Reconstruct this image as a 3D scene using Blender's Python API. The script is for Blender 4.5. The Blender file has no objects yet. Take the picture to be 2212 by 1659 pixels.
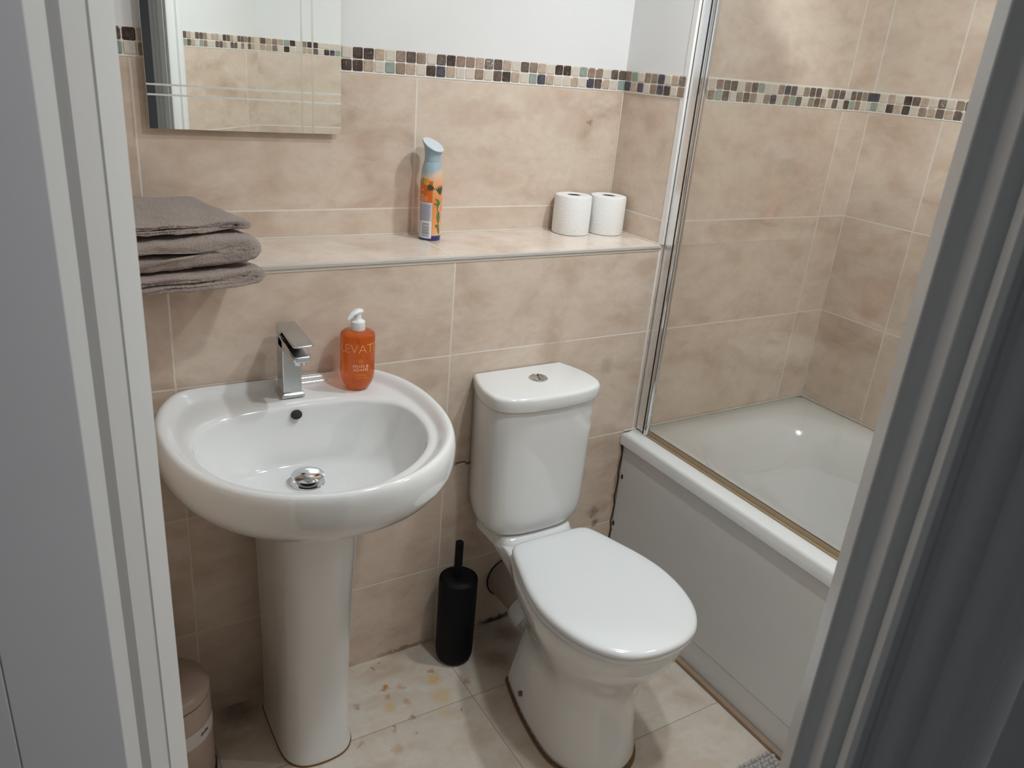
import bpy, bmesh, math, random
from mathutils import Vector, Matrix, Quaternion
random.seed(7)
C = bpy.context.scene.collection
S = bpy.context.scene
PI = math.pi

# ---------------------------------------------------------------- camera
CAM = Vector((-0.9142, -1.5629, 1.5083))
yaw, pit, rol = [math.radians(a) for a in (32.7454, 22.2493, 5.1340)]
F = Vector((math.sin(yaw)*math.cos(pit), math.cos(yaw)*math.cos(pit), -math.sin(pit)))
r0 = Vector((math.cos(yaw), -math.sin(yaw), 0)); u0 = r0.cross(F)
R_ = math.cos(rol)*r0 + math.sin(rol)*u0
U_ = -math.sin(rol)*r0 + math.cos(rol)*u0
cd = bpy.data.cameras.new('camera'); cam = bpy.data.objects.new('camera', cd); C.objects.link(cam)
cd.sensor_fit = 'HORIZONTAL'; cd.sensor_width = 36.0; cd.lens = 36.0*1707.54/2212
cd.dof.use_dof = True; cd.dof.focus_distance = 1.85; cd.dof.aperture_fstop = 15.0
cd.clip_start = 0.02; cd.clip_end = 50
m = Matrix((R_, U_, -F)).transposed().to_4x4(); m.translation = CAM
cam.matrix_world = m
S.camera = cam

# ---------------------------------------------------------------- world, lights, exposure
w = bpy.data.worlds.new('world'); S.world = w; w.use_nodes = True
w.node_tree.nodes['Background'].inputs[0].default_value = (0.7, 0.8, 1.0, 1)
w.node_tree.nodes['Background'].inputs[1].default_value = 0.02
S.view_settings.view_transform = 'Standard'; S.view_settings.look = 'None'
S.view_settings.exposure = 0.0; S.view_settings.gamma = 1.0; S.view_settings.use_curve_mapping = False
CEIL = 2.12
def area(name, loc, size, power, col, rot=(0, 0, 0), spread=PI):
    l = bpy.data.lights.new(name, 'AREA'); l.shape = 'DISK'; l.size = size; l.energy = power; l.color = col
    l.spread = spread
    o = bpy.data.objects.new(name, l); C.objects.link(o); o.location = loc; o.rotation_euler = rot
    return o
LAMPS = [(0.0, -0.84), (0.36, -0.48), (0.88, -1.12)]  # third downlight is unseen, added to brighten the bath and its walls
LPOW = [7.0, 7.8, 6.6]
for (lx, ly), pw in zip(LAMPS, LPOW):
    area('ceiling_lamp', (lx, ly, CEIL-0.012), 0.085, pw, (0.91, 0.968, 1.0), spread=PI)
area('hall_lamp', (-1.896, -1.684, CEIL-0.02), 0.40, 0.9, (0.78, 0.86, 1.0))

# ---------------------------------------------------------------- helpers
def lin(r, g, b):
    f = lambda c: (c/255/12.92) if c/255 <= 0.04045 else ((c/255+0.055)/1.055)**2.4
    return (f(r), f(g), f(b))
class NT:
    def __init__(s, name):
        s.m = bpy.data.materials.new(name); s.m.use_nodes = True; s.t = s.m.node_tree
        s.b = s.t.nodes['Principled BSDF']
    def n(s, typ, **k):
        x = s.t.nodes.new(typ)
        for a, v in k.items(): setattr(x, a, v)
        return x
    def l(s, a, b): s.t.links.new(a, b)
    def put(s, sock, v):
        if hasattr(v, 'is_output') or isinstance(v, bpy.types.NodeSocket): s.l(v, sock)
        else: sock.default_value = v
    def math(s, op, a, b=None, c=None):
        x = s.n('ShaderNodeMath', operation=op)
        for i, v in enumerate((a, b, c)):
            if v is not None: s.put(x.inputs[i], v)
        return x.outputs[0]
    def mix(s, f, a, b, mode='MIX'):
        x = s.n('ShaderNodeMix', data_type='RGBA', blend_type=mode)
        s.put(x.inputs[0], f)
        for i, v in ((6, a), (7, b)):
            if isinstance(v, tuple): x.inputs[i].default_value = (*v[:3], 1)
            else: s.l(v, x.inputs[i])
        return x.outputs[2]
    def ramp(s, f, stops):
        x = s.n('ShaderNodeValToRGB'); e = x.color_ramp.elements
        while len(e) < len(stops): e.new(0.5)
        for q, (p, c) in zip(e, stops):
            q.position = p; q.color = (*c, 1) if isinstance(c, tuple) else (c, c, c, 1)
        s.l(f, x.inputs[0]); return x.outputs[0]
    def noise(s, vec, scale, detail=4, rough=0.55, dist=0.0, w=None):
        x = s.n('ShaderNodeTexNoise')
        if w is not None:
            x.noise_dimensions = '4D'; s.put(x.inputs['W'], w)
        x.inputs['Scale'].default_value = scale; x.inputs['Detail'].default_value = detail
        x.inputs['Roughness'].default_value = rough; x.inputs['Distortion'].default_value = dist
        s.l(vec, x.inputs['Vector']); return x.outputs[0]
    def set(s, **k):
        names = dict(base='Base Color', rough='Roughness', metal='Metallic', ior='IOR', trans='Transmission Weight',
                     coat='Coat Weight', coatr='Coat Roughness', spec='Specular IOR Level', sheen='Sheen Weight',
                     sss='Subsurface Weight', emis='Emission Color', emis_s='Emission Strength', alpha='Alpha')
        for a, v in k.items():
            sk = s.b.inputs[names[a]]
            if isinstance(v, tuple): sk.default_value = (*v[:3], 1)
            else: s.put(sk, v)
        return s
    def bump(s, h, strength=0.2, dist=0.001):
        x = s.n('ShaderNodeBump'); x.inputs['Strength'].default_value = strength
        x.inputs['Distance'].default_value = dist; s.l(h, x.inputs['Height'])
        s.l(x.outputs[0], s.b.inputs['Normal'])
        return s
def plain(name, base, rough=0.5, bump=None, vary=0.04, **k):
    """procedural paint / plastic / metal: a faint noise in colour and gloss"""
    t = NT(name); tc = t.n('ShaderNodeTexCoord').outputs['Object']
    nz = t.noise(tc, 14, 3)
    d = tuple(c*(1-vary*2) for c in base)
    t.set(base=t.mix(nz, base, d), rough=t.math('MULTIPLY_ADD', nz, rough*0.04, rough*0.98), **k)
    if bump: t.bump(t.noise(tc, bump[0], 3), bump[1], bump[2])
    return t.m

def obj(name, bm, mat, parent=None, smooth=True, loc=None, sharp=35):
    if isinstance(bm, bpy.types.Mesh): me = bm
    else:
        bmesh.ops.recalc_face_normals(bm, faces=bm.faces) if getattr(bm, 'norecalc', None) is None else None
        me = bpy.data.meshes.new(name); bm.to_mesh(me); bm.free()
    o = bpy.data.objects.new(name, me); C.objects.link(o)
    org = Vector((0, 0, 0))
    if parent is not None:
        p = parent
        while p is not None: org = org + p.location; p = p.parent
        o.parent = parent
    elif loc is not None:
        org = Vector(loc); o.location = org
    if org.length: me.transform(Matrix.Translation(-org))
    if mat is not None:
        for q in (mat if isinstance(mat, (list, tuple)) else [mat]): me.materials.append(q)
    if smooth:
        for p in me.polygons: p.use_smooth = True
        try: me.set_sharp_from_angle(angle=math.radians(sharp))
        except Exception: pass
    return o
def thing(name, label, cat, loc, group=None, rotz=0):
    o = bpy.data.objects.new(name, None); C.objects.link(o); o.location = loc; o.empty_display_size = 0.05
    return tag(o, label, cat, group)
def tag(o, label, cat, group=None):
    o['label'] = label; o['category'] = cat
    if group: o['group'] = group
    return o
def struct(name, bm, mat, smooth=False, **k):
    o = obj(name, bm, mat, smooth=smooth, **k); o['kind'] = 'structure'; return o
def bevel(o, w=0.002, seg=3, angle=40):
    b = o.modifiers.new('bevel', 'BEVEL'); b.width = w; b.segments = seg; b.limit_method = 'ANGLE'
    b.angle_limit = math.radians(angle); b.harden_normals = False
    return o
def subd(o, n=2):
    b = o.modifiers.new('subd', 'SUBSURF'); b.levels = n; b.render_levels = n; return o
def box(bm, x0, x1, y0, y1, z0, z1, mi=0, mat=None):
    vs = [bm.verts.new(p) for p in ((x0,y0,z0),(x1,y0,z0),(x1,y1,z0),(x0,y1,z0),(x0,y0,z1),(x1,y0,z1),(x1,y1,z1),(x0,y1,z1))]
    if mat is not None:
        for v in vs: v.co = mat @ v.co
    fs = []
    for q in ((3,2,1,0),(4,5,6,7),(0,1,5,4),(1,2,6,5),(2,3,7,6),(3,0,4,7)):
        f = bm.faces.new([vs[i] for i in q]); f.material_index = mi; fs.append(f)
    return fs
def loft(rings, cap0=True, cap1=True, bm=None, closed=True):
    bm = bm or bmesh.new(); R = [[bm.verts.new(p) for p in r] for r in rings]; n = len(R[0])
    for a, b in zip(R, R[1:]):
        for i in range(n if closed else n-1):
            j = (i+1) % n; bm.faces.new((a[i], a[j], b[j], b[i]))
    if cap0: bm.faces.new(R[0][::-1])
    if cap1: bm.faces.new(R[-1])
    return bm
def lathe(prof, c=(0, 0), seg=48, bm=None, cap0=True, cap1=True, axis=None):
    rings = []
    for r, z in prof:
        rings.append([(c[0]+r*math.cos(2*PI*i/seg), c[1]+r*math.sin(2*PI*i/seg), z) for i in range(seg)])
    return loft(rings, cap0, cap1, bm)
def prism(bm, poly, z0, z1, mi=0):
    a = [bm.verts.new((x, y, z0)) for x, y in poly]; b = [bm.verts.new((x, y, z1)) for x, y in poly]
    n = len(poly); fs = [bm.faces.new((a[i], a[(i+1) % n], b[(i+1) % n], b[i])) for i in range(n)]
    fs += [bm.faces.new(a[::-1]), bm.faces.new(b)]
    for f in fs: f.material_index = mi
    return bm
def crom(pts, per=6, closed=True):
    """Catmull-Rom through 2D/3D points"""
    n = len(pts); out = []
    P = [Vector(p) for p in pts]
    for i in range(n if closed else n-1):
        g = (lambda k: P[k % n]) if closed else (lambda k: P[min(max(k, 0), n-1)])
        a, b, c, d = g(i-1), g(i), g(i+1), g(i+2)
        for s in range(per):
            t = s/per
            out.append(0.5*((2*b)+(c-a)*t+(2*a-5*b+4*c-d)*t*t+(3*b-a-3*c+d)*t**3))
    if not closed: out.append(P[-1])
    return out
def mirror_loop(half, cx, z, per=5, cy=0.0):
    """half outline from back centre (x=0) to front centre (x=0) mirrored to a closed ring"""
    full = [(x, y) for x, y in half] + [(-x, y) for x, y in half[-2:0:-1]]
    zz = z if callable(z) else (lambda x, y: z)
    return [(cx+p[0], cy+p[1], zz(p[0], p[1])) for p in crom(full, per)]
def tube(path, r, seg=12, bm=None, caps=True):
    bm = bm or bmesh.new(); P = [Vector(p) for p in path]; rings = []
    up = Vector((0, 0, 1)); prev = None
    for i, p in enumerate(P):
        d = (P[min(i+1, len(P)-1)]-P[max(i-1, 0)]).normalized()
        if prev is None:
            a = d.cross(up) if abs(d.dot(up)) < 0.9 else d.cross(Vector((1, 0, 0)))
        else: a = prev - d*prev.dot(d)
        a.normalize(); b = d.cross(a); prev = a
        rr = r[i] if isinstance(r, (list, tuple)) else r
        rings.append([p+rr*(math.cos(2*PI*k/seg)*a+math.sin(2*PI*k/seg)*b) for k in range(seg)])
    return loft(rings, caps, caps, bm)

# ---------------------------------------------------------------- materials
TW, TH = 0.61, 0.302
GROUT = (0.80, 0.73, 0.65)
def tile_mat(name, u_off, v_off, pal, udir=None, tw=TW, th=TH, mosaic=True, y_off=-0.2335, gw=0.0042, floor=False, grout=GROUT, rough=0.28):
    t = NT(name); g = t.n('ShaderNodeNewGeometry'); sp = t.n('ShaderNodeSeparateXYZ'); t.l(g.outputs['Position'], sp.inputs[0])
    X, Y, Z = sp.outputs
    sn = t.n('ShaderNodeSeparateXYZ'); t.l(g.outputs['True Normal'], sn.inputs[0])
    if floor: U = t.math('SUBTRACT', X, u_off); V = t.math('SUBTRACT', Y, v_off)
    elif udir:
        U = t.math('ADD', t.math('MULTIPLY', X, udir[0]), t.math('MULTIPLY', Y, udir[1])); U = t.math('SUBTRACT', U, u_off)
        V = Z
    else:
        isx = t.math('GREATER_THAN', t.math('ABSOLUTE', sn.outputs[0]), 0.5)
        isz = t.math('GREATER_THAN', t.math('ABSOLUTE', sn.outputs[2]), 0.5)
        U1 = t.math('SUBTRACT', X, u_off); U2 = t.math('SUBTRACT', Y, y_off)
        U = t.math('ADD', t.math('MULTIPLY', U1, t.math('SUBTRACT', 1.0, isx)), t.math('MULTIPLY', U2, isx))
        V = t.math('ADD', t.math('MULTIPLY', Z, t.math('SUBTRACT', 1.0, isz)), t.math('MULTIPLY', Y, isz))
    if not floor:
        if mosaic: V = t.math('SUBTRACT', V, t.math('MULTIPLY', t.math('GREATER_THAN', V, 1.48), 0.056))
        V = t.math('SUBTRACT', V, v_off)
    un = t.math('DIVIDE', U, tw); vn = t.math('DIVIDE', V, th)
    iu = t.math('FLOOR', t.math('ADD', un, 0.0)); iv = t.math('FLOOR', vn)
    fu = t.math('MULTIPLY', t.math('PINGPONG', un, 0.5), tw); fv = t.math('MULTIPLY', t.math('PINGPONG', vn, 0.5), th)
    dist = t.math('MINIMUM', fu, fv)
    gr = t.n('ShaderNodeMapRange'); gr.inputs['From Min'].default_value = gw*0.5*0.7; gr.inputs['From Max'].default_value = gw*0.5*1.3
    gr.inputs['To Min'].default_value = 1; gr.inputs['To Max'].default_value = 0; t.l(dist, gr.inputs['Value'])
    mask = gr.outputs[0]
    tid = t.math('ADD', t.math('MULTIPLY', iu, 7.31), t.math('MULTIPLY', iv, 3.77))
    tc = g.outputs['Position']
    mp = t.n('ShaderNodeMapping'); mp.inputs['Scale'].default_value = (1, 1, 1.6) if not floor else (1, 1.5, 1); t.l(tc, mp.inputs[0]); v = mp.outputs[0]
    n1 = t.noise(v, 3.2, 6, 0.62, 0.5, tid); n2 = t.noise(v, 11, 5, 0.55, 0.3, tid); n3 = t.noise(v, 45, 4, 0.6, 0.3, tid)
    col = t.ramp(n1, [(0.32, pal[0]), (0.45, pal[1]), (0.54, pal[2]), (0.66, pal[3])])
    col = t.mix(t.ramp(n2, [(0.42, 0.0), (0.72, 1.0)]), col, pal[4])
    col = t.mix(t.math('MULTIPLY', t.ramp(n3, [(0.45, 0.0), (0.75, 1.0)]), 0.35), col, pal[3])
    n5 = t.noise(v, 7.5, 6, 0.6, 0.5, t.math('ADD', tid, 31.0))
    col = t.mix(t.math('MULTIPLY', t.ramp(n5, [(0.54, 0.0), (0.72, 1.0)]), 0.45), col, pal[5])
    gc = t.mix(t.noise(tc, 60, 3), grout, tuple(c*0.9 for c in grout))
    t.out_col = t.mix(mask, col, gc); t.mask = mask; t.tid = tid
    t.set(base=t.out_col, rough=t.math('MULTIPLY_ADD', mask, 0.4, rough))
    h = t.math('ADD', t.math('MULTIPLY', t.math('SUBTRACT', 1.0, mask), 1.0), t.math('MULTIPLY', n2, 0.12))
    t.bump(h, 0.35, 0.0012)
    return t
WALLPAL = [(0.474, 0.352, 0.265), (0.618, 0.484, 0.384), (0.68, 0.566, 0.464), (0.567, 0.438, 0.342), (0.721, 0.612, 0.512), (0.453, 0.322, 0.229)]
T_wall = tile_mat('beige_stone_wall_tile', -0.09, 0.244, WALLPAL)
# grime spots on the wall tiles (a thumb-sized brown mark, black mould by the bath, split grout)
def spots(t, lst, pos=None):
    col = t.out_col; g = t.n('ShaderNodeNewGeometry')
    nz = t.n('ShaderNodeTexNoise'); nz.inputs['Scale'].default_value = 55; nz.inputs['Detail'].default_value = 5
    t.l(g.outputs['Position'], nz.inputs['Vector'])
    off = t.n('ShaderNodeVectorMath', operation='MULTIPLY_ADD'); t.l(nz.outputs['Color'], off.inputs[0])
    off.inputs[1].default_value = (0.034,)*3; off.inputs[2].default_value = (-0.017,)*3
    ad = t.n('ShaderNodeVectorMath', operation='ADD'); t.l(g.outputs['Position'], ad.inputs[0]); t.l(off.outputs[0], ad.inputs[1])
    for p, rad, c, k, sc in lst:
        d = t.n('ShaderNodeVectorMath', operation='SUBTRACT'); t.l(ad.outputs[0], d.inputs[0]); d.inputs[1].default_value = p
        q = t.n('ShaderNodeVectorMath', operation='MULTIPLY'); t.l(d.outputs[0], q.inputs[0]); q.inputs[1].default_value = sc
        ln = t.n('ShaderNodeVectorMath', operation='LENGTH'); t.l(q.outputs[0], ln.inputs[0])
        mr = t.n('ShaderNodeMapRange'); mr.inputs['From Min'].default_value = rad*0.35; mr.inputs['From Max'].default_value = rad
        mr.inputs['To Min'].default_value = k; mr.inputs['To Max'].default_value = 0; t.l(ln.outputs[1], mr.inputs['Value'])
        col = t.mix(mr.outputs[0], col, c)
    t.set(base=col)
BR = (0.30, 0.15, 0.06)
spots(T_wall, [((0.418, 0.2415, 1.368), 0.012, (0.36, 0.22, 0.13), 0.8, (1, 1, 1)),
               ((0.418, 0, 0.290), 0.026, (0.13, 0.09, 0.06), 0.6, (1, 1, 1)),
               ((0.428, 0, 0.252), 0.018, (0.13, 0.09, 0.06), 0.7, (1, 1, 1)),
               ((-0.040, 0, 0.549), 0.020, (0.06, 0.04, 0.03), 0.9, (0.5, 1, 3)),
               ((-0.012, 0, 0.549), 0.014, (0.06, 0.04, 0.03), 0.9, (0.5, 1, 3)),
               ((0.20, 0, 0.83), 0.05, (0.42, 0.30, 0.21), 0.5, (1, 1, 0.7)),
               ((0.39, 0, 0.76), 0.03, (0.38, 0.28, 0.2), 0.45, (1, 1, 1)),
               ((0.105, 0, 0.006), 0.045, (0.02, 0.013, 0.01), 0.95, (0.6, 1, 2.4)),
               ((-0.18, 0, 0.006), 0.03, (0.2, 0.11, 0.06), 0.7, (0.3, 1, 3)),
               ((0.49, 0, 0.37), 0.03, (0.30, 0.19, 0.12), 0.6, (2, 1, 0.25))])
tileM = T_wall.m
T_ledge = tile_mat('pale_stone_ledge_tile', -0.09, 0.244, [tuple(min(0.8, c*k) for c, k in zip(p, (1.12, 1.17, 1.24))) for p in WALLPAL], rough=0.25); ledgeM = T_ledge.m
T_diag = tile_mat('beige_stone_wall_tile_angled', 0.52, 0.244, WALLPAL, udir=(0.7071, -0.7071)); diagM = T_diag.m
FPAL = [(0.487, 0.389, 0.298), (0.593, 0.514, 0.429), (0.638, 0.576, 0.5), (0.531, 0.443, 0.36), (0.655, 0.603, 0.526), (0.46, 0.345, 0.237)]
T_floor = tile_mat('beige_stone_floor_tile', -0.092, -0.230, FPAL, tw=0.605, th=0.300, floor=True, gw=0.0026, grout=(0.42, 0.34, 0.27), rough=0.38)
RU = (0.45, 0.19, 0.05); YE = (0.62, 0.42, 0.16); DK = (0.30, 0.19, 0.11)
fl = [((-0.280, -0.106), 0.014, RU, 1.0), ((-0.242, -0.123), 0.014, RU, 0.45), ((-0.155, -0.134), 0.024, YE, 0.85), ((-0.147, -0.106), 0.010, RU, 0.7),
      ((-0.163, -0.195), 0.036, YE, 0.55), ((-0.287, -0.138), 0.012, RU, 0.6), ((-0.297, -0.176), 0.022, YE, 0.6), ((-0.247, -0.173), 0.013, RU, 0.6),
      ((-0.256, -0.229), 0.012, DK, 0.8), ((-0.307, -0.232), 0.008, DK, 0.9), ((-0.316, -0.246), 0.011, RU, 0.7), ((-0.270, -0.276), 0.006, DK, 0.9),
      ((-0.328, -0.301), 0.018, RU, 0.4), ((-0.402, -0.248), 0.012, DK, 0.6), ((-0.369, -0.135), 0.012, DK, 0.7), ((-0.263, -0.021), 0.006, DK, 0.9),
      ((-0.285, -0.031), 0.006, DK, 0.8), ((-0.136, -0.254), 0.007, DK, 0.7), ((-0.083, -0.180), 0.012, RU, 0.6), ((-0.156, -0.278), 0.010, YE, 0.6),
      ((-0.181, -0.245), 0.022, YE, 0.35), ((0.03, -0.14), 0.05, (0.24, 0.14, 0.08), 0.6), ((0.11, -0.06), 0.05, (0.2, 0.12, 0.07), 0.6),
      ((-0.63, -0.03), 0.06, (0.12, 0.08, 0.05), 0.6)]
spots(T_floor, [((x, y, 0), r, c, k, (1, 1, 1)) for (x, y), r, c, k in fl])
floorM = T_floor.m
paintM = plain('white_wall_paint', (0.78, 0.775, 0.765), 0.6, bump=(220, 0.06, 0.0006), vary=0.01)
ceilM = plain('white_ceiling_paint', (0.82, 0.82, 0.80), 0.8, bump=(120, 0.1, 0.001), vary=0.01)
glossM = plain('white_gloss_joinery_paint', (0.82, 0.82, 0.81), 0.32, bump=(90, 0.03, 0.0006), vary=0.015)
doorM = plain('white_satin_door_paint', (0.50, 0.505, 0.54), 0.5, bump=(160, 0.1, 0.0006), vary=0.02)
hallM = plain('pale_grey_hall_paint', (0.66, 0.67, 0.68), 0.7, bump=(160, 0.08, 0.0008), vary=0.02)
carpetM = plain('grey_hall_carpet', (0.20, 0.20, 0.21), 0.95, bump=(700, 0.8, 0.003), vary=0.1)
cerM = plain('white_glazed_ceramic', (0.78, 0.79, 0.785), 0.10, vary=0.008, coat=0.6, coatr=0.03)
ped_cerM = cerM
acrylM = plain('white_bath_acrylic', (0.74, 0.745, 0.73), 0.14, vary=0.01, coat=0.3, coatr=0.05)
panelM = plain('white_bath_panel_plastic', (0.74, 0.745, 0.74), 0.28, vary=0.012)
seatM = plain('white_seat_plastic', (0.76, 0.785, 0.79), 0.16, vary=0.006)
trimM = plain('white_plastic_trim', (0.80, 0.79, 0.77), 0.35, vary=0.02)
silM = plain('off_white_sealant', (0.74, 0.68, 0.60), 0.45, vary=0.05)
greytrimM = plain('pale_grey_tile_trim', (0.56, 0.53, 0.50), 0.35, vary=0.03)
chromeM = plain('polished_chrome', (0.72, 0.73, 0.74), 0.06, vary=0.01, metal=1.0)
brushedM = plain('satin_chrome', (0.62, 0.64, 0.65), 0.20, bump=(300, 0.05, 0.0005), vary=0.02, metal=1.0)
satinM = plain('satin_aluminium', (0.80, 0.81, 0.82), 0.22, vary=0.02, metal=0.85)
blackM = plain('black_matt_plastic', (0.0035, 0.004, 0.006), 0.6, vary=0.05, spec=0.18)
darkM = plain('dark_rubber_and_gap_shade', (0.012, 0.012, 0.012), 0.6, vary=0.1)
holeM = plain('dark_drain_hole', (0.02, 0.017, 0.013), 0.7, vary=0.3)
whitepM = plain('white_pump_plastic', (0.82, 0.83, 0.84), 0.30, vary=0.01)
# ---------------------------------------------------------------- room shell
XL, XR, YF, YN, XT = -0.88, 1.2484, -1.70, 0.2415, 0.52     # left, right, front, niche back, niche right return
LEDGE = 1.0855
def P(s, n):  # angled door wall: s runs along the wall, n points into the bathroom
    return ((-1.67+1.4142*s)/2+0.7071*n, (-1.67-1.4142*s)/2+0.7071*n)
SC = (XL+(1.67+XL))*0.70711   # where the angled wall meets the left wall
S_L = (XL-(-1.67-XL))*0.70711; S_R = ((YF*-1-1.67)-YF)*0.70711
bm = bmesh.new()
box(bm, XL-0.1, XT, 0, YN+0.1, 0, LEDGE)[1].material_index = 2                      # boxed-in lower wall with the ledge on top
box(bm, XL-0.1, XT, YN, YN+0.1, LEDGE, 1.5065)
box(bm, XL-0.1, XT, YN, YN+0.1, 1.5065, CEIL, 1)
box(bm, XT, XR+0.1, 0, YN+0.1, 0, 1.5065)
fs = box(bm, XT, XR+0.1, 0, YN+0.1, 1.5065, CEIL)
fs[5].material_index = 1                                       # painted niche return above the mosaic
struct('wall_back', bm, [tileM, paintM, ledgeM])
bm = bmesh.new(); box(bm, XR, XR+0.1, YF-0.1, 0, 0, CEIL); struct('wall_right', bm, tileM)
bm = bmesh.new(); box(bm, XL-0.1, XL, -0.79, YN, 0, 1.5065); box(bm, XL-0.1, XL, -0.79, YN, 1.5065, CEIL, 1)
struct('wall_left', bm, [tileM, paintM])
bm = bmesh.new(); box(bm, 0.03, XR, YF-0.1, YF, 0, 1.5065); box(bm, 0.03, XR, YF-0.1, YF, 1.5065, CEIL, 1)
struct('wall_front', bm, [tileM, paintM])
bm = bmesh.new()
sR = 1.225
for z0, z1, mi in ((0, 1.5065, 0), (1.5065, CEIL, 1)):
    prism(bm, [P(0.635, 0), P(sR, 0), P(sR, -0.0515), P(0.635, -0.0515)], z0, z1, mi)
    prism(bm, [P(-0.064, 0), P(-0.020, 0), P(-0.020, -0.0515), P(-0.20, -0.0515)], z0, z1, mi)
prism(bm, [P(-0.02, 0), P(0.635, 0), P(0.635, -0.0515), P(-0.02, -0.0515)], 2.03, CEIL, 1)
struct('wall_angled', bm, [diagM, paintM])
bm = bmesh.new()
prism(bm, [(XL-0.1, YN+0.1), (XR+0.1, YN+0.1), (XR+0.1, YF-0.1), (0.03, YF-0.1), P(1.225, 0.0), P(-0.064, 0), (XL-0.1, -0.75)][::-1], -0.03, 0)
struct('floor', bm, floorM)
bm = bmesh.new()
prism(bm, [(XL-0.1, YN+0.1), (XR+0.1, YN+0.1), (XR+0.1, YF-0.1), (0.03, YF-0.1), P(-0.20, -0.0515), (XL-0.1, -0.75)][::-1], CEIL, CEIL+0.05)
struct('ceiling', bm, ceilM)
# hallway behind the camera
bm = bmesh.new(); prism(bm, [P(-1.0, 0.0), P(1.6, 0.0), P(1.6, -1.8), P(-1.0, -1.8)], -0.06, -0.012); struct('floor_hall', bm, carpetM)
bm = bmesh.new(); prism(bm, [P(-1.0, -0.052), P(1.6, -0.052), P(1.6, -1.8), P(-1.0, -1.8)], CEIL+0.0, CEIL+0.05); struct('ceiling_hall', bm, ceilM)
bm = bmesh.new(); prism(bm, [P(-1.0, -1.7), P(1.6, -1.7), P(1.6, -1.8), P(-1.0, -1.8)], -0.012, CEIL); struct('wall_hall_rear', bm, hallM)
bm = bmesh.new(); prism(bm, [P(-1.0, -0.06), P(-0.9, -0.06), P(-0.9, -1.7), P(-1.0, -1.7)], -0.012, CEIL); struct('wall_hall_left', bm, hallM)
bm = bmesh.new(); prism(bm, [P(1.5, -0.06), P(1.6, -0.06), P(1.6, -1.7), P(1.5, -1.7)], -0.012, CEIL); struct('wall_hall_right', bm, hallM)
bm = bmesh.new()
prism(bm, [P(-1.0, -0.0520), P(-0.02, -0.0520), P(-0.02, -0.060), P(-1.0, -0.060)], -0.012, CEIL)
prism(bm, [P(0.635, -0.0520), P(1.6, -0.0520), P(1.6, -0.058), P(0.635, -0.058)], -0.012, CEIL)
prism(bm, [P(-0.02, -0.0520), P(0.635, -0.0520), P(0.635, -0.058), P(-0.02, -0.058)], 2.03, CEIL)
struct('wall_hall_front', bm, hallM)
# door lining, stops and architraves (extruded plan profiles)
DT = 2.03
def casing(name, poly, z0=0, z1=DT, mat=glossM, bv=0.0015, sharp=35):
    bm = bmesh.new(); prism(bm, [P(*q) for q in poly], z0, z1)
    return bevel(struct(name, bm, mat, smooth=True, sharp=sharp), bv, 2)
casing('trim_1', [(0.0, -0.0005), (0.0, -0.0275), (-0.0011, -0.0293), (-0.0036, -0.0520), (-0.0079, -0.0602), (-0.0086, -0.0792), (-0.0195, -0.0792), (-0.0195, -0.0005)], bv=0.0006, sharp=1.5)
casing('trim_2', [(0.6075, -0.0005), (0.6075, -0.023), (0.6213, -0.023), (0.6213, -0.0515), (0.6303, -0.0525), (0.6345, -0.0525), (0.6345, -0.0005)])
casing('trim_3', [(-0.061, 0.0005), (-0.061, 0.012), (-0.054, 0.015), (-0.020, 0.013), (-0.014, 0.010), (-0.012, 0.0005)])
casing('trim_4', [(0.6085, 0.0005), (0.6085, 0.012), (0.615, 0.016), (0.650, 0.016), (0.654, 0.006), (0.659, 0.006), (0.663, 0.016), (0.694, 0.014), (0.700, 0.010), (0.700, 0.0005)])
ogee = [(0.6305, -0.0582), (0.6305, -0.0734), (0.6350, -0.0762), (0.6400, -0.0752), (0.6435, -0.0700), (0.6500, -0.0690), (0.6560, -0.0722), (0.6625, -0.0742),
        (0.6690, -0.0722), (0.6740, -0.0680), (0.6800, -0.0690), (0.6860, -0.0712), (0.6930, -0.0705), (0.6990, -0.0668), (0.7050, -0.0655), (0.7105, -0.0640), (0.7105, -0.0920), (0.7350, -0.0920), (0.7350, -0.0582)]
casing('trim_5', ogee, 0, DT+0.06, bv=0.0008)
casing('trim_6', [(-0.0197, -0.0605), (-0.0197, -0.0725), (-0.030, -0.0745), (-0.040, -0.070), (-0.052, -0.0735), (-0.075, -0.069), (-0.092, -0.066), (-0.092, -0.0605)], 0, DT+0.06)
casing('trim_7', [(-0.0198, -0.0005), (0.6348, -0.0005), (0.6348, -0.073), (-0.0198, -0.073)], DT, DT+0.03)
# door leaf, hinged on the left jamb and opened into the hall
dl = thing('door_1', 'white panelled door leaf opened into the hallway', 'door', (*P(-0.035, -0.40), 0)); 
for k_ in ('label', 'category'): del dl[k_]
dl['kind'] = 'structure'
dl.location = (0, 0, 0)
al = math.radians(8.0)
def LP(x, d):   # x along the leaf from the hinge stile, d depth behind its face
    return P(-0.0077-x*math.sin(al)-d*math.cos(al), -0.0793-x*math.cos(al)+d*math.sin(al))
def lq(x0, x1, d0, d1): return [LP(x0, d0), LP(x1, d0), LP(x1, d1), LP(x0, d1)]
bm = bmesh.new()
prism(bm, lq(0, 0.10, 0, 0.035), 0.008, 1.99); prism(bm, lq(0.54, 0.64, 0, 0.035), 0.008, 1.99)
for z0, z1 in ((0.008, 0.22), (0.80, 1.035), (1.86, 1.99)): prism(bm, lq(0.10, 0.54, 0, 0.035), z0, z1)
bevel(obj('door_leaf', bm, doorM, dl), 0.0012, 2)
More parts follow.
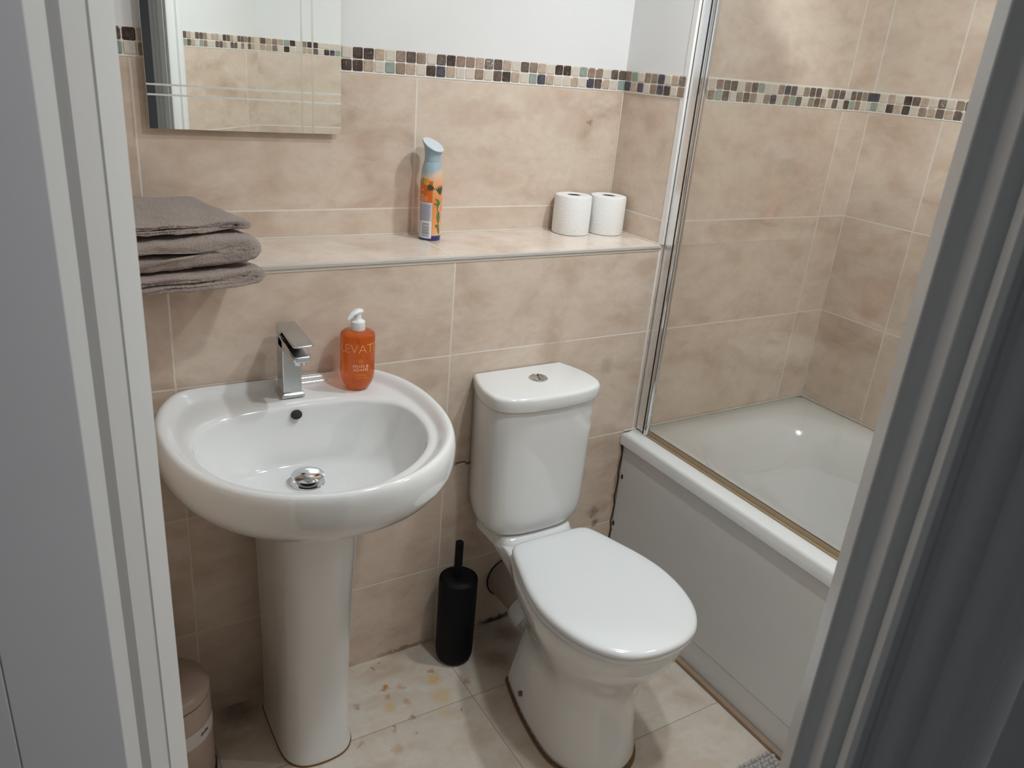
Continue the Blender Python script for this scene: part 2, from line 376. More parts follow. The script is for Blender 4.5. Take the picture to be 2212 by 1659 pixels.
for z0, z1 in ((0.22, 0.80), (1.035, 1.86)):
    bm = bmesh.new(); prism(bm, lq(0.099, 0.541, 0.008, 0.027), z0, z1); prism(bm, lq(0.13, 0.51, 0.003, 0.032), z0+0.03, z1-0.03)
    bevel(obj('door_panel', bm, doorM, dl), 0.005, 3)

# ---------------------------------------------------------------- mosaic borders
CH = {}
def chip(name, a, b, c=None, rough=0.16):
    t = NT('mosaic_'+name); g = t.n('ShaderNodeTexCoord').outputs['Object']
    n1 = t.noise(g, 70, 5, 0.7, 1.5); n2 = t.noise(g, 160, 4, 0.6, 2.0)
    col = t.ramp(n1, [(0.38, a), (0.62, b)])
    if c: col = t.mix(t.ramp(n2, [(0.60, 0.0), (0.66, 1.0)]), col, c)
    t.set(base=col, rough=rough); t.bump(n1, 0.25, 0.0012); CH[name] = t.m
chip('B', (0.035, 0.022, 0.018), (0.085, 0.055, 0.045), (0.35, 0.25, 0.2))
chip('D', (0.09, 0.065, 0.055), (0.17, 0.125, 0.105), (0.32, 0.25, 0.2))
chip('M', (0.24, 0.165, 0.12), (0.36, 0.27, 0.21), (0.20, 0.13, 0.09))
chip('T', (0.42, 0.32, 0.24), (0.55, 0.43, 0.34), (0.33, 0.23, 0.16))
chip('C', (0.60, 0.53, 0.45), (0.66, 0.59, 0.51), None, 0.4)
chip('G', (0.25, 0.31, 0.26), (0.33, 0.39, 0.33), None, 0.08)
chip('N', (0.045, 0.04, 0.065), (0.11, 0.10, 0.13), (0.22, 0.19, 0.19))
chip('K', (0.12, 0.09, 0.08), (0.28, 0.22, 0.19), (0.8, 0.8, 0.8))
CK = list(CH); CM = [plain('mosaic_grout', (0.82, 0.78, 0.71), 0.6, vary=0.05)] + [CH[k] for k in CK]
NAMED = iter(range(8, 99))
def mosaic(o, d, length, nrm, top, bot, pitch=0.0256, z0=1.4535, n=None):
    """o start (x,y), d unit direction, rows of codes (first = at the start)"""
    bm = bmesh.new(); o = Vector((o[0], o[1], 0)); d = Vector((d[0], d[1], 0)); nn = Vector((nrm[0], nrm[1], 0))
    def quadbox(s0, s1, a, b, dep0, dep1, mi, ins=0.0, jit=0.0):
        p = [(s0, a), (s1, a), (s1, b), (s0, b)]
        # cut corners so each chip reads as a tumbled square
        c = 0.0022 if ins else 0
        if c:
            p = [(s0+c, a), (s1-c, a), (s1, a+c), (s1, b-c), (s1-c, b), (s0+c, b), (s0, b-c), (s0, a+c)]
        p = [(x+random.uniform(-jit, jit), y+random.uniform(-jit, jit)) for x, y in p]
        cx = (s0+s1)/2; cz = (a+b)/2
        lo = [bm.verts.new(o+d*x+nn*dep0+Vector((0, 0, y))) for x, y in p]
        hi = [bm.verts.new(o+d*x+nn*(dep1-(0.0012 if ins else 0))+Vector((0, 0, y))) for x, y in p]
        rr = [lo, hi]
        if ins: rr.append([bm.verts.new(o+d*(x+(cx-x)*ins)+nn*dep1+Vector((0, 0, y+(cz-y)*ins))) for x, y in p])
        k = len(p)
        for A, B in zip(rr, rr[1:]):
            for i in range(k): bm.faces.new((A[i], A[(i+1) % k], B[(i+1) % k], B[i])).material_index = mi
        bm.faces.new(rr[-1]).material_index = mi; bm.faces.new(lo[::-1]).material_index = mi
    quadbox(0, length, z0-0.0015, z0+0.0535, 0.0004, 0.0018, 0)
    nt = int(round(length/pitch)) if n is None else n; pt = length/nt
    for row, codes in ((1, top), (0, bot)):
        for i in range(nt):
            c = codes[i] if i < len(codes) else random.choice('BDMMTCCTGNDC')
            a = z0+0.0012+row*0.0256
            quadbox(i*pt+0.0011, (i+1)*pt-0.0011, a+0.0011, a+0.0256-0.0011, 0.0006, 0.0034, 1+CK.index(c), 0.14, 0.0004)
    return struct('trim_%d' % next(NAMED), bm, CM)
tb = 'CBBTCMDMCDBMMTKDTCDMTCBBCGMMCDD'; bb = 'BBTCGMTCBNTCCMCDBTCGNTCCTCNDTCG'
pre_t = 'CMTDCTMCBD'[:0]
x0 = -0.2827
lead_t = 'TMDCBTCMGCDMTBCD'; lead_b = 'CDMTGCBTMCDCGMTC'
nlead = 23
random.seed(11)
lt = [random.choice('BDMTCCGN') for _ in range(nlead)]; lb = [random.choice('BDMTCCGN') for _ in range(nlead)]
# first chips beside the door jamb follow the photograph
sx = 0.52-0.02565*(nlead+31)
i0 = int((-0.7195-sx)/0.02565)
for k, (a, b) in enumerate(zip('DBT', 'GCM')): lt[i0+k] = a; lb[i0+k] = b
mosaic((sx, YN), (1, 0), 0.52-sx, (0, -1), lt+list(tb), lb+list(bb), n=nlead+31)
mosaic((XT, YN-0.004), (0, -1), YN-0.004, (-1, 0), 'MGCMMNCTKG'[:9]+'G', 'NTNCMNBCMD', n=9)
mosaic((XT+0.026, 0), (1, 0), XR-XT-0.026, (0, -1), 'MCCMDDCMDGCCMNDCMDDCMDDCDDMN', 'CTMGDCMDMCMNCMGDCMDMCDCBGMCC', n=28)
mosaic((XR, -0.001), (0, -1), -YF-0.002, (-1, 0), 'NCTCBDTCKCMDCMTB', 'GCBTBCMTDTDCTMDC')
random.seed(5)
mosaic((XR-0.01, YF), (-1, 0), XR-0.05, (0, 1), '', '')
a = P(0.7065, 0); mosaic(a, (0.7071, -0.7071), 0.49, (0.7071, 0.7071), 'DTCDDMCTTCBDTCDDMDTC', 'GDTCGMCCDDTCDDCMCDTC')
# edge trims and sealant beads
def strip(name, b, mat, bv=0.001):
    bm = bmesh.new(); box(bm, *b); return bevel(struct(name, bm, mat, smooth=True), bv, 2)
strip('trim_%d' % next(NAMED), (XL, XT-0.001, -0.0045, 0.004, 1.0795, 1.0868), greytrimM)      # ledge nosing
strip('trim_%d' % next(NAMED), (XL, XT-0.001, -0.0015, 0.001, 1.0725, 1.0793), silM, 0.0005)
strip('trim_%d' % next(NAMED), (XT-0.0016, XT+0.006, -0.0040, 0.0130, 1.0885, CEIL), trimM)       # niche corner trim
strip('trim_%d' % next(NAMED), (XT-0.0045, XT+0.0001, -0.0020, 0.001, 0.546, 1.072), trimM)
strip('trim_%d' % next(NAMED), (XL, XT, YN-0.003, YN+0.001, 1.0850, 1.0890), silM)
strip('trim_%d' % next(NAMED), (XT-0.003, XT+0.0005, 0.006, YN, 1.0850, 1.0890), silM)
strip('trim_%d' % next(NAMED), (XT-0.0025, XT+0.0005, YN-0.0025, YN+0.0005, 1.09, 1.452), silM)
strip('trim_%d' % next(NAMED), (XR-0.0025, XR+0.0005, -0.0025, 0.0005, 0.55, CEIL), silM)
strip('trim_%d' % next(NAMED), (0.476, 0.4915, -1.69, -0.002, 0.0, 0.012), plain('stained_floor_bead', (0.38, 0.27, 0.18), 0.5, vary=0.2))

# ---------------------------------------------------------------- ceiling downlights
lensM = NT('lamp_lens').set(base=(1.0, 1.0, 1.0), emis=(1.0, 0.95, 0.9), emis_s=6.0).m
for i, (lx, ly) in enumerate(LAMPS):
    t = thing('ceiling_light', ['round recessed ceiling downlight nearest the door', 'round recessed ceiling downlight above the toilet cistern', 'unseen round downlight added over the bath to brighten it'][i], 'light', (lx, ly, CEIL), 'recessed bathroom downlights')
    obj('light_frame', lathe([(0.062, CEIL-0.0005), (0.062, CEIL-0.006), (0.056, CEIL-0.010), (0.047, CEIL-0.010), (0.047, CEIL-0.0005)], (lx, ly), 48), chromeM, t)
    obj('lamp_lens', lathe([(0.0465, CEIL-0.0006), (0.0465, CEIL-0.005)], (lx, ly), 32), lensM, t)

# ---------------------------------------------------------------- wall mirror
t = thing('wall_mirror', 'rectangular frameless mirror with etched lines on the upper wall above the basin', 'mirror', (-0.48, YN, 1.3205))
mirM = NT('mirror_silver').set(base=(0.80, 0.835, 0.81), metal=1.0, rough=0.0).m
MX0, MX1, MZ0, MZ1, MY = -0.678, -0.2805, 1.3205, 1.92, 0.222
bm = bmesh.new(); box(bm, MX0, MX1, MY, MY+0.004, MZ0, MZ1); bevel(obj('mirror_glass', bm, mirM, t), 0.0008, 1)
bm = bmesh.new(); box(bm, MX0+0.03, MX1-0.03, MY+0.0045, YN-0.0005, MZ0+0.03, MZ1-0.03); obj('mirror_backing', bm, blackM, t)
etM = plain('frosted_etched_glass', (0.62, 0.62, 0.59), 0.6, vary=0.05)
ftM = NT('faint_etched_glass').set(base=(0.74, 0.74, 0.71), metal=0.25, rough=0.35).m
bm = bmesh.new()
for z in (1.4050, 1.3860): box(bm, MX0+0.001, MX1-0.001, MY-0.0003, MY-0.0001, z-0.0018, z+0.0018)
obj('etched_line', bm, ftM, t)
bm = bmesh.new()
for x in (-0.3677, -0.3443): box(bm, x-0.0018, x+0.0018, MY-0.00032, MY-0.0001, MZ0+0.001, MZ1-0.001)
obj('etched_line', bm, NT('faint_etched_glass_upright').set(base=(0.74, 0.77, 0.745), metal=0.9, rough=0.18).m, t)

# ---------------------------------------------------------------- washbasin
CX = -0.500
B = thing('washbasin', 'white oval ceramic pedestal washbasin in front of the tiled boxing', 'washbasin', (CX, -0.2, 0))
outer = [(0, 0), (0.10, 0), (0.196, -0.002), (0.240, -0.050), (0.264, -0.118), (0.272, -0.20), (0.264, -0.29), (0.238, -0.372), (0.190, -0.440), (0.125, -0.490), (0.063, -0.513), (0, -0.519)]
def sc(half, f, g=None, cy=-0.26): return [(x*f, cy+(y-cy)*(g or f)) for x, y in half]
crest = [(0, -0.010), (0.098, -0.010), (0.186, -0.014), (0.227, -0.060), (0.250, -0.125), (0.258, -0.200), (0.251, -0.285), (0.226, -0.364), (0.180, -0.431), (0.118, -0.479), (0.059, -0.501), (0, -0.507)]
cfoot = [(0, -0.024), (0.092, -0.024), (0.168, -0.032), (0.206, -0.074), (0.227, -0.134), (0.235, -0.203), (0.229, -0.283), (0.207, -0.355), (0.163, -0.416), (0.107, -0.461), (0.054, -0.484), (0, -0.492)]
opening = [(0, -0.102), (0.062, -0.103), (0.120, -0.112), (0.170, -0.135), (0.200, -0.168), (0.213, -0.218), (0.209, -0.285), (0.186, -0.350), (0.146, -0.400), (0.098, -0.435), (0.050, -0.454), (0, -0.460)]
def mid(a, b, k): return [(p[0]+(q[0]-p[0])*k, p[1]+(q[1]-p[1])*k) for p, q in zip(a, b)]
DC = -0.205   # drain centre y
def drain(r): return [(r*math.sin(PI*i/11), DC+r*math.cos(PI*i/11)) for i in range(12)]
floor_ = [(0, -0.135), (0.05, -0.136), (0.095, -0.145), (0.135, -0.165), (0.158, -0.195), (0.166, -0.235), (0.162, -0.285), (0.144, -0.335), (0.112, -0.372), (0.075, -0.397), (0.038, -0.410), (0, -0.414)]
RG = [(drain(0.0225), 0.6955), (drain(0.030), 0.6975), (mid(drain(0.05), floor_, 0.35), 0.7005), (mid(drain(0.07), floor_, 0.75), 0.708),
      (floor_, 0.722), (mid(floor_, opening, 0.55), 0.758), (mid(floor_, opening, 0.86), 0.795), (mid(floor_, opening, 0.97), 0.814), (opening, 0.8215), (mid(opening, cfoot, 0.14), 0.8255),
      (mid(opening, cfoot, 0.5), 0.828), (mid(opening, cfoot, 0.92), 0.8285), (mid(cfoot, crest, 0.12), 0.8315), (mid(cfoot, crest, 0.55), 0.8435), (crest, 0.8495), (mid(crest, outer, 0.65), 0.8455), (outer, 0.824),
      (sc(outer, 0.998), 0.800), (mid(sc(outer, 0.985), outer, 0.2), 0.778), (sc(outer, 0.90), 0.748), (sc(outer, 0.72), 0.718), (sc(outer, 0.52), 0.700), (sc(outer, 0.36), 0.690)]
def yclamp(ring): return [(x, min(y, -0.0012), z) for x, y, z in ring]
rings = [yclamp(mirror_loop(h, CX, z, 4)) for h, z in RG]
bm = loft(rings, cap0=True, cap1=True)
subd(obj('bowl', bm, cerM, B, sharp=180), 1)
# pedestal
def ped(hw, yb, yf, z):
    h = [(0, yb), (hw*0.6, yb), (hw*0.95, yb-0.012), (hw, yb-0.05), (hw, (yb+yf)/2-0.01), (hw*0.96, yf+0.055), (hw*0.80, yf+0.024), (hw*0.5, yf+0.006), (0, yf)]
    return mirror_loop(h, CX+0.011, z, 5)
bm = loft([ped(0.082, -0.02, -0.262, 0.0), ped(0.082, -0.02, -0.262, 0.012), ped(0.079, -0.02, -0.256, 0.03), ped(0.078, -0.02, -0.258, 0.2), ped(0.081, -0.02, -0.270, 0.42), ped(0.085, -0.02, -0.286, 0.60), ped(0.089, -0.02, -0.300, 0.70)])
obj('pedestal', bm, ped_cerM, B, sharp=60)
bm = bmesh.new()
pr_ = ped(0.0835, -0.018, -0.2640, 0.0)
bm2 = loft([[(x, y, 0.0008) for x, y, z in pr_], [(x, y, 0.0045) for x, y, z in ped(0.0825, -0.019, -0.2625, 0)]], True, True); bm.free()
obj('base_sealant', bm2, plain('rusty_brown_sealant', (0.28, 0.14, 0.05), 0.6, vary=0.3), B)
# overflow hole and waste
bm = bmesh.new()
c = Vector((CX+0.008, -0.1115, 0.8065)); nrm = Vector((0, -0.80, 0.42)).normalized(); ax = Vector((1, 0, 0)); ay = nrm.cross(ax)
loft([[c+nrm*d+ax*math.cos(2*PI*i/24)*rr*1.12+ay*math.sin(2*PI*i/24)*rr for i in range(24)] for rr, d in ((0.0096, -0.012), (0.0096, 0.0006), (0.0086, 0.0010))], bm=bm)
obj('overflow_opening', bm, holeM, B)
dx, dy = CX, DC
pl = obj('drain_flange', lathe([(0.0320, 0.6970), (0.0335, 0.7010), (0.0325, 0.7030), (0.026, 0.7025), (0.0200, 0.6985), (0.019, 0.694)], (dx, dy), 48), chromeM, B)
obj('drain_neck', lathe([(0.016, 0.695), (0.016, 0.716)], (dx, dy), 24), darkM, B)
obj('drain_plug', lathe([(0.012, 0.711), (0.026, 0.7125), (0.0315, 0.7150), (0.0325, 0.7170), (0.0305, 0.7195), (0.022, 0.7228), (0.010, 0.7243), (0.002, 0.7246)], (dx, dy), 48), chromeM, B)

# ---------------------------------------------------------------- basin tap
T = thing('basin_tap', 'square chrome mixer tap standing at the back of the washbasin', 'tap', (-0.488, -0.060, 0.828))
def sweep_boxes(name, secs, mat, parent, bv=0.002, sm=True):
    """secs: list of four-corner rings"""
    return bevel(obj(name, loft(secs), mat, parent), bv, 3)
tx, ty, tz = -0.488, -0.052, 0.8292
def rect(x0, x1, y0, y1, z): return [(x0, y0, z), (x1, y0, z), (x1, y1, z), (x0, y1, z)]
hw = 0.0195
sweep_boxes('base_plate', [rect(tx-hw-0.004, tx+hw+0.004, ty-0.026, ty+0.026, tz), rect(tx-hw-0.004, tx+hw+0.004, ty-0.026, ty+0.026, tz+0.006), rect(tx-hw, tx+hw, ty-0.022, ty+0.022, tz+0.010)], brushedM, T, 0.001)
sweep_boxes('body', [rect(tx-hw, tx+hw, ty-0.021, ty+0.021, tz+0.0095), rect(tx-hw, tx+hw, ty-0.021, ty+0.021, tz+0.120), rect(tx-hw, tx+hw, ty-0.010, ty+0.021, tz+0.129)], brushedM, T, 0.002)
sp = [[(tx-hw, y, tz+a), (tx+hw, y, tz+a), (tx+hw, y, tz+b), (tx-hw, y, tz+b)] for y, a, b in ((ty+0.010, 0.1055, 0.1285), (ty-0.022, 0.1040, 0.1245), (ty-0.080, 0.0998, 0.1155))]
sp.append([(tx-hw+0.004, ty-0.092, tz+0.1005), (tx+hw-0.004, ty-0.092, tz+0.1005), (tx+hw-0.004, ty-0.092, tz+0.1125), (tx-hw+0.004, ty-0.092, tz+0.1125)])
s_ = sweep_boxes('spout', sp, brushedM, T, 0.003)
obj('aerator', lathe([(0.012, tz+0.0925), (0.012, tz+0.101)], (tx, ty-0.074), 24), chromeM, s_)
lev = []
for y, z, th, wd in ((0.024, 0.1490, 0.019, hw), (-0.002, 0.1490, 0.019, hw), (-0.020, 0.1480, 0.0065, hw), (-0.060, 0.1445, 0.0055, hw+0.001), (-0.098, 0.1405, 0.0045, hw+0.0015), (-0.104, 0.1398, 0.004, hw-0.004)):
    lev.append([(tx-wd, ty+y, tz+z-th), (tx+wd, ty+y, tz+z-th), (tx+wd, ty+y, tz+z), (tx-wd, ty+y, tz+z)])
sweep_boxes('lever', lev, brushedM, T, 0.0022)
bm = bmesh.new(); box(bm, tx-hw+0.0015, tx+hw-0.0015, ty-0.026, ty+0.020, tz+0.120, tz+0.1335); obj('lever_gap', bm, darkM, T)  # dark block stands in for the shade between lever and body

# text helper: letters as thin meshes, optionally wrapped on a cylinder
def text_bm(s, size, depth=0.0003, spacing=1.0, offset=0.0):
    cu = bpy.data.curves.new('lettering', 'FONT'); cu.body = s; cu.size = size; cu.extrude = depth; cu.align_x = 'CENTER'; cu.align_y = 'CENTER'
    cu.offset = offset; cu.space_character = spacing; cu.resolution_u = 2
    o = bpy.data.objects.new('lettering', cu); C.objects.link(o)
    dg = bpy.context.evaluated_depsgraph_get(); me = bpy.data.meshes.new_from_object(o.evaluated_get(dg))
    bm = bmesh.new(); bm.from_mesh(me); bpy.data.objects.remove(o); bpy.data.curves.remove(cu); bpy.data.meshes.remove(me)
    for _ in range(5):
        bmesh.ops.triangulate(bm, faces=bm.faces[:])
        le = [e for e in bm.edges if e.calc_length() > max(0.0015, size*0.1)]
        if not le: break
        bmesh.ops.subdivide_edges(bm, edges=le, cuts=1)
    return bm
def wrap(bm, c, r, ang, z, sub=0.004):
    for v in bm.verts:
        a = ang + v.co.x/r; rr = r + v.co.z + 0.0004
        h = v.co.y
        v.co = Vector((c[0]+rr*math.cos(a), c[1]+rr*math.sin(a), z+h))
    return bm
bm = text_bm('MODE', 0.009, 0.0002, 1.2)
for v in bm.verts: v.co = Vector((tx+0.002+v.co.x, ty-0.0213-v.co.z, tz+0.020+v.co.y))
obj('engraving', bm, satinM, T, smooth=False)

# ---------------------------------------------------------------- soap dispenser
sx_, sy_, sz_ = -0.345, -0.062, 0.8296
D = thing('soap_dispenser', 'orange translucent pump bottle of hand wash at the back right of the basin', 'soap dispenser', (sx_, sy_, sz_))
orM = NT('orange_translucent_plastic')
tcn = orM.n('ShaderNodeTexCoord').outputs['Object']
orM.set(base=orM.mix(orM.noise(tcn, 20, 2), (0.88, 0.20, 0.02), (0.80, 0.17, 0.015)), rough=0.12, trans=0.72, ior=1.36, sss=0.0, coat=0.3, coatr=0.05)
R = 0.0365
prof = [(0.022, 0.0), (0.0245, 0.0015), (0.027, 0.006), (0.0315, 0.013), (0.0350, 0.024), (0.0365, 0.038), (0.0365, 0.116), (0.0355, 0.1215), (0.031, 0.1255), (0.020, 0.1275), (0.0145, 0.128), (0.0145, 0.132)]
obj('bottle', lathe([(r, sz_+z) for r, z in prof], (sx_, sy_), 64), orM.m, D)
pz = sz_-0.0150
obj('pump_collar', lathe([(0.0150, pz+0.1435), (0.0155, pz+0.146), (0.0150, pz+0.162), (0.013, pz+0.1635), (0.0085, pz+0.166), (0.0070, pz+0.169), (0.0070, pz+0.180)], (sx_, sy_), 40), whitepM, D)
hr = []
hdv = Vector((-0.80, -0.25, 0)).normalized(); hpv = Vector((-hdv.y, hdv.x, 0))
for dd, z, rw, rh in ((-0.0125, 0.1815, 0.003, 0.003), (-0.0105, 0.1820, 0.0075, 0.0055), (-0.003, 0.1830, 0.0095, 0.0070), (0.006, 0.1825, 0.0090, 0.0065), (0.014, 0.1795, 0.0070, 0.0052), (0.021, 0.1745, 0.0052, 0.0042), (0.0265, 0.1690, 0.0042, 0.0036), (0.0275, 0.1675, 0.0030, 0.0026)):
    cc = Vector((sx_, sy_, pz+z))+hdv*dd; nv_ = Vector((0, 0, 1)) if dd < 0.01 else (Vector((0, 0, 1))*0.75+hdv*0.66)
    hr.append([cc+hpv*rw*math.cos(2*PI*i/20)+nv_*rh*math.sin(2*PI*i/20) for i in range(20)])
subd(obj('pump_head', loft(hr), whitepM, D, sharp=80), 1)
aC = math.atan2(CAM.y-sy_, CAM.x-sx_)
ltM = plain('pale_orange_print', (0.92, 0.36, 0.10), 0.4, vary=0.02); lwM = plain('pale_pink_print', (0.95, 0.62, 0.45), 0.4, vary=0.02)
obj('large_lettering', wrap(text_bm('ELEVATING', 0.0275, 0.0001, 1.0, -0.00035), (sx_, sy_), R, aC+0.40, sz_+0.0960), ltM, D, smooth=False)
obj('brand_lettering', wrap(text_bm('MOSS &', 0.0094, 0.0001, 1.05), (sx_, sy_), R, aC+0.20, sz_+0.0585), lwM, D, smooth=False)
obj('brand_lettering', wrap(text_bm('ADAMS', 0.0094, 0.0001, 1.05), (sx_, sy_), R, aC+0.20, sz_+0.0505), lwM, D, smooth=False)
bm = bmesh.new()
def ring_mark(bm, r0, r1, z, a0, seg=28):
    vs = []
    for i in range(seg):
        c_, s2 = math.cos(2*PI*i/seg), math.sin(2*PI*i/seg)
        vs.append(tuple(bm.verts.new((c_*q, s2*q, 0)) for q in (r0, r1)))
    for i in range(seg):
        a, b = vs[i], vs[(i+1) % seg]; bm.faces.new((a[0], b[0], b[1], a[1]))
ring_mark(bm, 0.0042, 0.0050, 0, 0); ring_mark(bm, 0.0016, 0.0024, 0, 0)
obj('emblem', wrap(bm, (sx_, sy_), R, aC+0.20, sz_+0.0700), ltM, D, smooth=False)
for z, wd in ((0.0415, 0.016), (0.0375, 0.021), (0.0325, 0.023)):
    bm = bmesh.new(); x = -wd/2
    while x < wd/2:
        l = random.uniform(0.0012, 0.0035)
        for k in range(2):
            xx = x+k*l/2; vs = [bm.verts.new(q) for q in ((xx, -0.0006, 0), (xx+l/2-0.0001, -0.0006, 0), (xx+l/2-0.0001, 0.0006, 0), (xx, 0.0006, 0))]; bm.faces.new(vs)
        x += l+0.0008
    obj('small_print', wrap(bm, (sx_, sy_), R, aC+0.20, sz_+z), ltM, D, smooth=False)

# ---------------------------------------------------------------- air freshener can
ax_, ay_ = -0.070, 0.183
A = thing('air_freshener_can', 'orange aerosol air freshener can with pale blue cap on the tiled ledge', 'air freshener', (ax_, ay_, LEDGE))
AR = 0.0262; h0 = LEDGE
def can_mat():
    t = NT('printed_can'); sp = t.n('ShaderNodeSeparateXYZ'); t.l(t.n('ShaderNodeTexCoord').outputs['Object'], sp.inputs[0]); Z = sp.outputs[2]
    tc2 = t.n('ShaderNodeTexCoord').outputs['Object']
    zz = t.math('ADD', Z, t.math('MULTIPLY', sp.outputs[0], -0.35))
    zz = t.math('ADD', zz, t.math('MULTIPLY', t.noise(tc2, 25, 2), 0.012))
    col = t.ramp(t.math('DIVIDE', zz, 0.24), [(0.045, (0.80, 0.52, 0.33)), (0.16, (0.86, 0.36, 0.12)), (0.40, (0.80, 0.27, 0.07)), (0.60, (0.82, 0.42, 0.22)), (0.68, (0.75, 0.55, 0.42)), (0.725, (0.36, 0.47, 0.52))])
    nv = t.math('LESS_THAN', Z, 0.0125)
    t.set(base=t.mix(nv, col, (0.045, 0.04, 0.18)), rough=0.28)
    return t.m
prof = [(0.0240, 0.0), (0.0258, 0.0012), (0.0262, 0.004), (AR, 0.130), (0.0262, 0.146), (0.0256, 0.158), (0.0240, 0.169), (0.0215, 0.179), (0.0198, 0.1845)]
obj('can_body', lathe([(r, h0+z) for r, z in prof], (ax_, ay_), 56), can_mat(), A)
capM = plain('pale_blue_cap_plastic', (0.33, 0.45, 0.51), 0.35, vary=0.03); cap2 = plain('pale_cap_top', (0.66, 0.71, 0.76), 0.35, vary=0.02)
rings = []
tdir = Vector((math.cos(-1.75), math.sin(-1.75)))    # the nozzle face slopes down towards this side
tdir = Vector((0.42, -0.91))
for r, z, tl in ((0.0196, 0.1847, 0), (0.0190, 0.190, 0), (0.0187, 0.196, 0.04), (0.0192, 0.203, 0.15), (0.0212, 0.211, 0.33), (0.0243, 0.2185, 0.47), (0.0258, 0.2215, 0.52), (0.0250, 0.2230, 0.52)):
    rg = []
    for i in range(48):
        a = 2*PI*i/48; x, y = r*math.cos(a), r*math.sin(a)
        rg.append((ax_+x, ay_+y, h0+z-tl*(x*tdir.x+y*tdir.y)))
    rings.append(rg)
cp = obj('cap', loft(rings), capM, A, sharp=60)
rg = []
bm = bmesh.new()
for r, dz in ((0.0247, 0.0), (0.0243, 0.0010), (0.020, 0.0008)):
    rg.append([(ax_+r*math.cos(2*PI*i/48), ay_+r*math.sin(2*PI*i/48), h0+0.2230+dz-0.52*(r*math.cos(2*PI*i/48)*tdir.x+r*math.sin(2*PI*i/48)*tdir.y)) for i in range(48)])
obj('nozzle_face', loft(rg), cap2, cp, sharp=60)
aA = math.atan2(CAM.y-ay_, CAM.x-ax_)
def patch(w, h, x0=0.0, y0=0.0, nx=8, shape=None, z=0.0):
    bm = bmesh.new(); ny = 4
    g = [[bm.verts.new((x0-w/2+w*i/nx, y0-h/2+h*j/ny, z)) for i in range(nx+1)] for j in range(ny+1)]
    for j in range(ny):
        for i in range(nx): bm.faces.new((g[j][i], g[j][i+1], g[j+1][i+1], g[j+1][i]))
    return bm
def leaf(l, w, ang, x0, y0, n=8, z=0.0):
    bm = bmesh.new(); ca, sa = math.cos(ang), math.sin(ang); T2 = lambda x, y: (x0+x*ca-y*sa, y0+x*sa+y*ca, z)
    up = [bm.verts.new(T2(l*i/n, w*math.sin(PI*(i/n)**0.8))) for i in range(n+1)]; lo = [bm.verts.new(T2(l*i/n, -w*math.sin(PI*(i/n)**0.8))) for i in range(1, n)]
    lo = [up[0]]+lo+[up[-1]]
    for i in range(n):
        f = [up[i], up[i+1], lo[i+1], lo[i]]; f = [q for k, q in enumerate(f) if q not in f[:k]]
        if len(f) > 2: bm.faces.new(f)
    return bm
def disc(r, x0, y0, z=0.0, seg=24):
    bm = bmesh.new(); c_ = bm.verts.new((x0, y0, z)); vs = [bm.verts.new((x0+r*math.cos(2*PI*i/seg), y0+r*math.sin(2*PI*i/seg), z)) for i in range(seg)]
    for i in range(seg): bm.faces.new((c_, vs[i], vs[(i+1) % seg]))
    return bm
def add(bm, o2):
    me = bpy.data.meshes.new('tmp'); o2.to_mesh(me); bm.from_mesh(me); bpy.data.meshes.remove(me); o2.free(); return bm
gM = plain('leaf_green_print', (0.10, 0.22, 0.09), 0.3, vary=0.1); g2M = plain('dark_green_print', (0.05, 0.10, 0.05), 0.3, vary=0.1)
redM = plain('deep_orange_print', (0.75, 0.16, 0.02), 0.3, vary=0.03); yelM = plain('orange_fruit_print', (0.90, 0.42, 0.05), 0.3, vary=0.05)
greyM = plain('pale_grey_label', (0.62, 0.63, 0.68), 0.35, vary=0.03); navyM = plain('blue_grey_print', (0.22, 0.23, 0.33), 0.35, vary=0.05)
pinkM = plain('pink_fruit_print', (0.85, 0.28, 0.16), 0.3, vary=0.05)
LW = lambda bm, z, a=0.0, r=AR: wrap(bm, (ax_, ay_), r, aA+a, h0+z)
obj('orange_panel', LW(patch(0.044, 0.062, -0.019, 0), 0.111), redM, A, smooth=False)
bm = disc(0.0075, -0.012, 0, 0.0003); obj('fruit_print', LW(bm, 0.139), yelM, A, smooth=False)
obj('lime_print', LW(disc(0.0065, -0.0225, 0, 0.0002), 0.141), plain('lime_print', (0.35, 0.36, 0.08), 0.3), A, smooth=False)
bm = bmesh.new()
for k in range(6): add(bm, leaf(0.016, 0.0016, -1.1-0.16*k+0.25, -0.002-0.001*k, 0.002, z=0.0005))
obj('palm_leaf_print', LW(bm, 0.132), g2M, A, smooth=False)
obj('label_panel', LW(patch(0.040, 0.086, -0.016, 0, z=0.0003), 0.0485), greyM, A, smooth=False)
bm = bmesh.new()
for k in range(17):
    y = 0.086-0.0024*k; add(bm, patch(0.034*random.uniform(0.85, 1), 0.0010, -0.0165, y-0.0485, z=0.0005, nx=6))
obj('small_print', LW(bm, 0.0485), navyM, A, smooth=False)
obj('barcode_panel', LW(patch(0.0265, 0.0400, -0.0095, 0, z=0.0005), 0.0275), whitepM, A, smooth=False)
bm = bmesh.new(); y = 0.0110
while y < 0.043:
    hh = random.choice((0.0006, 0.0011, 0.0017)); add(bm, patch(0.0185, hh, -0.011, y-0.0275, z=0.0007, nx=5)); y += hh+random.choice((0.0006, 0.0010))
obj('barcode', LW(bm, 0.0275), navyM, A, smooth=False)
bm = bmesh.new()
for k, y in enumerate((0.120, 0.1085, 0.1055, 0.1015, 0.0985, 0.0950, 0.0905)):
    add(bm, patch(0.022 if k in (2, 3, 4, 5) else 0.011, 0.0013, -0.019 if k in (2, 3, 4, 5) else -0.024, y-0.105, z=0.0003, nx=5))
obj('pale_lettering', LW(bm, 0.105), plain('pale_print', (0.95, 0.62, 0.45), 0.3), A, smooth=False)
